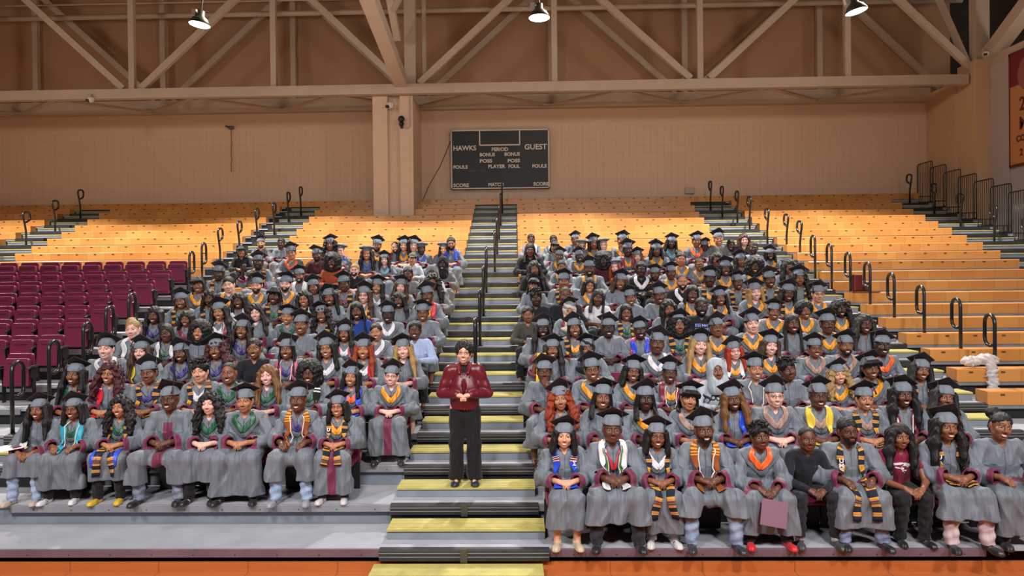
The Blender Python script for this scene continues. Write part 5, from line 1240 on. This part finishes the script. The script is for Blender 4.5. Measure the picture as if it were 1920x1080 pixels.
for i in (0, 1): o = link('shoe', SHOE, woman, (an[i][0], .0, 0)); o.scale = (1.1, 1, 1); oc(o, (30, 34, 46)); o.rotation_euler = (0, 0, (-1, 1)[i]*.1)
for me, nm, c in ((hair('crop'), 'hair', (40, 28, 24)), (GLS, 'glasses', (0, 0, 0))): o = link(nm, me, woman); o.matrix_local = Matrix.Translation(S_.hc.tolist()) @ Matrix(S_.hr.tolist()).to_4x4(); oc(o, c)
m = MB(); m.lathe([(.011, 0), (.011, .003), (.001, .003)], (0, 0, 0), 12); o = m.obj('lapel_pin', flat('silver', (220, 220, 224), .2, 1), woman, J.snap(np.array([[.09, -.15, 1.25]]), .004)[0]); o.rotation_euler = (PI/2, 0, 0)
# ---------------------------------------------------------------- seats under the front rows and the ones showing between people
def seat_proto():
    rt = empty('stadium_chair'); w = .40
    m = MB(); m.prism(rbox(w, .47, .045), .0, .045); o = m.obj('backrest', M['plastic'], rt, bevel=.008); o.location = (0, .0, .215)
    m = MB(); m.box(-w/2, w/2, -.40, .0, .335, .375); m.obj('seat', M['plastic'], rt, bevel=.015)
    m = MB(); m.box(-.21, .21, -.05, -.02, 0, .3); m.box(-.03, .03, -.3, .0, .28, .335); m.obj('frame', M['dark'], rt); return rt
SEAT = seat_proto(); sf = True
extra = [(734, 4, 'behind the woman with glasses beside the stairs'), (1187, 5, 'empty back showing between two rows right of stairs'), (502, 6, 'empty back showing above the braided graduate'), (755, 5, 'behind the long blonde hair near the stairs')]
for x, k, w_ in [(p['x'], p['row'], '') for p in PEOPLE if p['row'] in (2, 3) and (p['x'] > 900) == (p['row'] == 2)]+extra:
    o = SEAT if sf else dup(SEAT); sf = False; r = ROOTS.get(x)
    o.location = (r[0].location.x if r and True else atY(x, 700, Yr(k)+.0)[0], Yr(k)-.07, ZR[k-1]+.005)
    side = 'right' if x > 900 else 'left'; xs_ = sorted(q['x'] for q in PEOPLE if q['row'] == k and (q['x'] > 900) == (x > 900)); j = 0
    if not w_: j = xs_.index(x); j = j if side == 'right' else len(xs_)-1-j
    tag(o, 'maroon stadium seat, '+(w_ or 'occupied, front row %s of stairs, %s from them' % (side, ORD[j+1])), 'chair', 'maroon seats among the people')
# ---------------------------------------------------------------- things held and worn by single people
def fol(x, name, m, mat, loc, label, cat, rot=None, smooth=False, bevel=0):
    rt = ROOTS[x][0]; o = m.obj(name, mat, None, smooth=smooth, bevel=bevel); w_ = Matrix.LocRotScale(rt.location, rt.rotation_euler, rt.scale); o.matrix_world = w_ @ Matrix.Translation(loc) @ (Euler(rot, 'XYZ').to_matrix().to_4x4() if rot else Matrix()); tag(o, label, cat); return o
P = ROOTS[1425][1]; hd = P.hd[1]
m = MB(); m.box(-.13, .13, -.004, .004, -.25, 0); fol(1425, 'folder', m, flat('folder_mauve', (126, 92, 112), .6), (hd[0]+.02, hd[1]-.075, hd[2]-.03), 'mauve square card folder hanging from the hands of the man in red clogs', 'folder', (-.25, .2, .1))
P = ROOTS[73][1]; m = MB(); m.box(-.17, .12, -.12, .12, -.003, .003); m.box(-.14, .09, -.15, .07, .003, .006); fol(73, 'paper_sheets', m, flat('paper', (228, 226, 224), .7), (-.17, -.32, .235), 'white paper sheets on the lap of the leftmost front woman', 'paper', (.1, -.12, .4))
P = ROOTS[1036][1]; hd = P.hd[0]; m = MB(); m.prism([(-.055, 0), (.055, .01), (.06, -.36), (.0, -.42), (-.06, -.38)], -.003, .003); m.m = 1
for i in range(9): m.box(-.02+.01*math.sin(i*2), .02+.012*math.sin(i*3), -.005, -.003, -.06-.03*i, -.05-.03*i)
fol(1036, 'yellow_stole', m, [flat('yellow_satin', (244, 206, 60), .4), flat('stole_print', (150, 116, 30), .7)], (hd[0]+.06, hd[1]-.06, hd[2]+.05), 'yellow satin stole held up in the raised hand of the woman beside the stairs', 'stole', (0, .05, 0))
P = ROOTS[990][1]; hd = P.hd[0]; m = MB(); m.box(-.036, .036, -.005, .005, -.07, .07); fol(990, 'phone', m, M['black'], (0, -.42, .27), 'black phone held by the woman in the charcoal coat by the stairs', 'phone', (-.5, 0, 0), bevel=.006)
P = ROOTS[1148][1]; b = P.neck; hdm = P.G; rib = []
for sx in (-1, 1):
    me, _ = ribbon(P.G, [(sx*.07, b[1]+.02, b[2]+.01), (sx*.06, b[1]-.07, b[2]-.05), (sx*.03, -.2, b[2]-.14), (sx*.004, -.2, b[2]-.22)], .026, .02, 4, 14, .004, 'ribbon'); rib.append(me)
rb = link('medal_ribbon', merge('medal_ribbon', rib), ROOTS[1148][0]); oc(rb, (222, 40, 44)); c = P.G.snap(np.array([[0, -.2, b[2]-.25]]), .02)[0]
m = MB(); m.lathe([(.026, 0), (.026, .005), (.001, .006)], (0, 0, 0), 18); o = m.obj('medal', flat('bronze_medal', (176, 110, 84), .3, .6), rb, c); o.rotation_euler = (PI/2, 0, 0)
for xo, c in ((.045, (222, 206, 110)), (.062, (40, 120, 70)), (.036, (40, 70, 170))): oc(link('honor_cord', cord_mesh(P, .021, None, xo), ROOTS[1148][0]), c)
P = ROOTS[1655]; G_ = P[1]; c = G_.G.snap(np.array([[0., -.3, .30]]), .012)[0]; m = MB(); m.lathe([(.013, 0), (.013, .004), (.001, .006)], (0, 0, 0), 12); o = m.obj('pendant', flat('pendant_silver', (226, 226, 220), .3, .5), P[0], c); o.rotation_euler = (PI/2, 0, 0)
def print_on(x, polys, col, z0, x0=0., size=1., name='chest_print'):
    rt, P = ROOTS[x]; m = MB(); m.v = []; 
    for pts, r in polys: m.tube([(x0+a*size, -.3, z0+b_*size) for a, b_ in pts], r*size, 6)
    me = m.mesh(name, flat(name, col, .7), True); V = np.array([v.co for v in me.vertices]); base = V.copy(); C = P.G.snap(V*np.array((1, 0, 1))+np.array((0, P.chest[1]-.14, 0)), .004, 10)
    for v, q in zip(me.vertices, C): v.co = q
    link(name, me, rt)
cur = lambda n, fx, fz: [(fx(t), fz(t)) for t in np.linspace(0, 1, n)]
# black script word on the pale hoodie
scr = [(cur(14, lambda t: -.10-.02*math.cos(t*5), lambda t: .03-.09*t), .008), (cur(16, lambda t: -.055+.022*math.cos(t*6.3), lambda t: -.005+.022*math.sin(t*6.3)), .007), (cur(16, lambda t: -.005+.02*math.cos(t*6.3), lambda t: -.005+.022*math.sin(t*6.3)), .007),
       (cur(12, lambda t: .018+.0*t-.02*t*t, lambda t: .0-.08*t), .007), (cur(16, lambda t: .042+.02*math.cos(t*6.3), lambda t: .0+.022*math.sin(t*6.3)), .007), (cur(12, lambda t: .065-.02*t*t, lambda t: .005-.085*t), .007), (cur(10, lambda t: .09+.015*math.sin(t*6), lambda t: -.015+.04*t), .007)]
print_on(1344, scr, (24, 26, 30), .33, .01, 1.35)
blk = [([(-.1+.035*i, .045), (-.1+.035*i, .005)], .009) for i in range(6)]+[([(-.105+.03*i, -.012), (-.105+.03*i, -.06)], .010) for i in range(8)]+[([(-.1, .045), (-.02, .045)], .007), ([(-.1, -.012), (.1, -.012)], .006), ([(.0, .025), (.07, .03)], .007)]
print_on(1315, blk, (150, 164, 226), .36)
print_on(1688, [(cur(12, lambda t: -.10+.19*t, lambda t: .02+.02*math.sin(t*3)), .011), (cur(10, lambda t: -.08+.1*t, lambda t: -.005-.01*t), .009), (cur(12, lambda t: .03+.045*math.cos(t*5.2), lambda t: -.01+.03*math.sin(t*5.2)), .009), (cur(8, lambda t: .0+.03*t, lambda t: -.04-.03*t), .006)], (206, 200, 206), .33)
print_on(1514, [(cur(10, lambda t: .06+.04*t, lambda t: -.01*math.sin(t*3.1)+.012*t), .0035)], (96, 100, 108), .35)
# ---------------------------------------------------------------- left on the benches
p = atY(1614, 541, Yr(11)+.05); rt = empty('handbag', (p[0], Yr(11)+.06, ZR[11]+.19)); tag(rt, 'two dark red boxy bags on a brown board in the right benches', 'bag')
m = MB(); m.box(-.14, .02, -.06, .08, 0, .33); m.obj('tall_bag', flat('oxblood', (98, 22, 30), .4), rt, bevel=.02); m = MB(); m.prism([(.05, 0), (.19, 0), (.19, .1), (.16, .17), (.10, .18), (.05, .08)], -.06, .08); m.obj('round_bag', flat('oxblood_dark', (84, 20, 28), .4), rt, bevel=.015)
m = MB(); m.box(-.2, .34, -.1, .14, -.022, 0); tag(m.obj('board', flat('brown_board', (120, 68, 36), .6), None, (p[0], Yr(11)+.06, ZR[11]+.19)), 'brown board lying on the bench under the dark red bags', 'board')
A = Fd(axis(-.3, .3, .009, .009, []), axis(-.22, .2, .009, .009, []), axis(-.56, .22, .009, .009, [])); A.ell((-.13, .03, .05), (.16, .1, .07), .03); A.ell((.06, .0, .08), (.16, .12, .08), .03); A.cap((.07, -.10, .08), (.08, -.13, -.42), .07, .085, .04, sc=(1, .45, 1)); A.ell((.2, -.1, -.46), (.1, .06, .06), .03)
A.disp(lambda X, Y, Z: .014*np.sin(34*X+5*np.sin(17*Z+9*Y))*np.sin(30*Z+20*Y+4*np.sin(15*X))+.003*np.sin(90*X+60*Z+5*np.sin(40*Y)))
t = NT('clear_plastic'); t.base(lin((226, 222, 226)), .25, 0, .6); t.b.inputs['Alpha'].default_value = .62; bagm = t.m
p = atY(1845, 700, Yr(6)); o = link('plastic_bag', A.mesh('plastic_bag', bagm), None, (p[0], Yr(6)+.04, ZR[6]+.22)); tag(o, 'crumpled clear plastic sheet draped over a bench at right', 'plastic sheet')
# ---------------------------------------------------------------- things left on the benches and floor
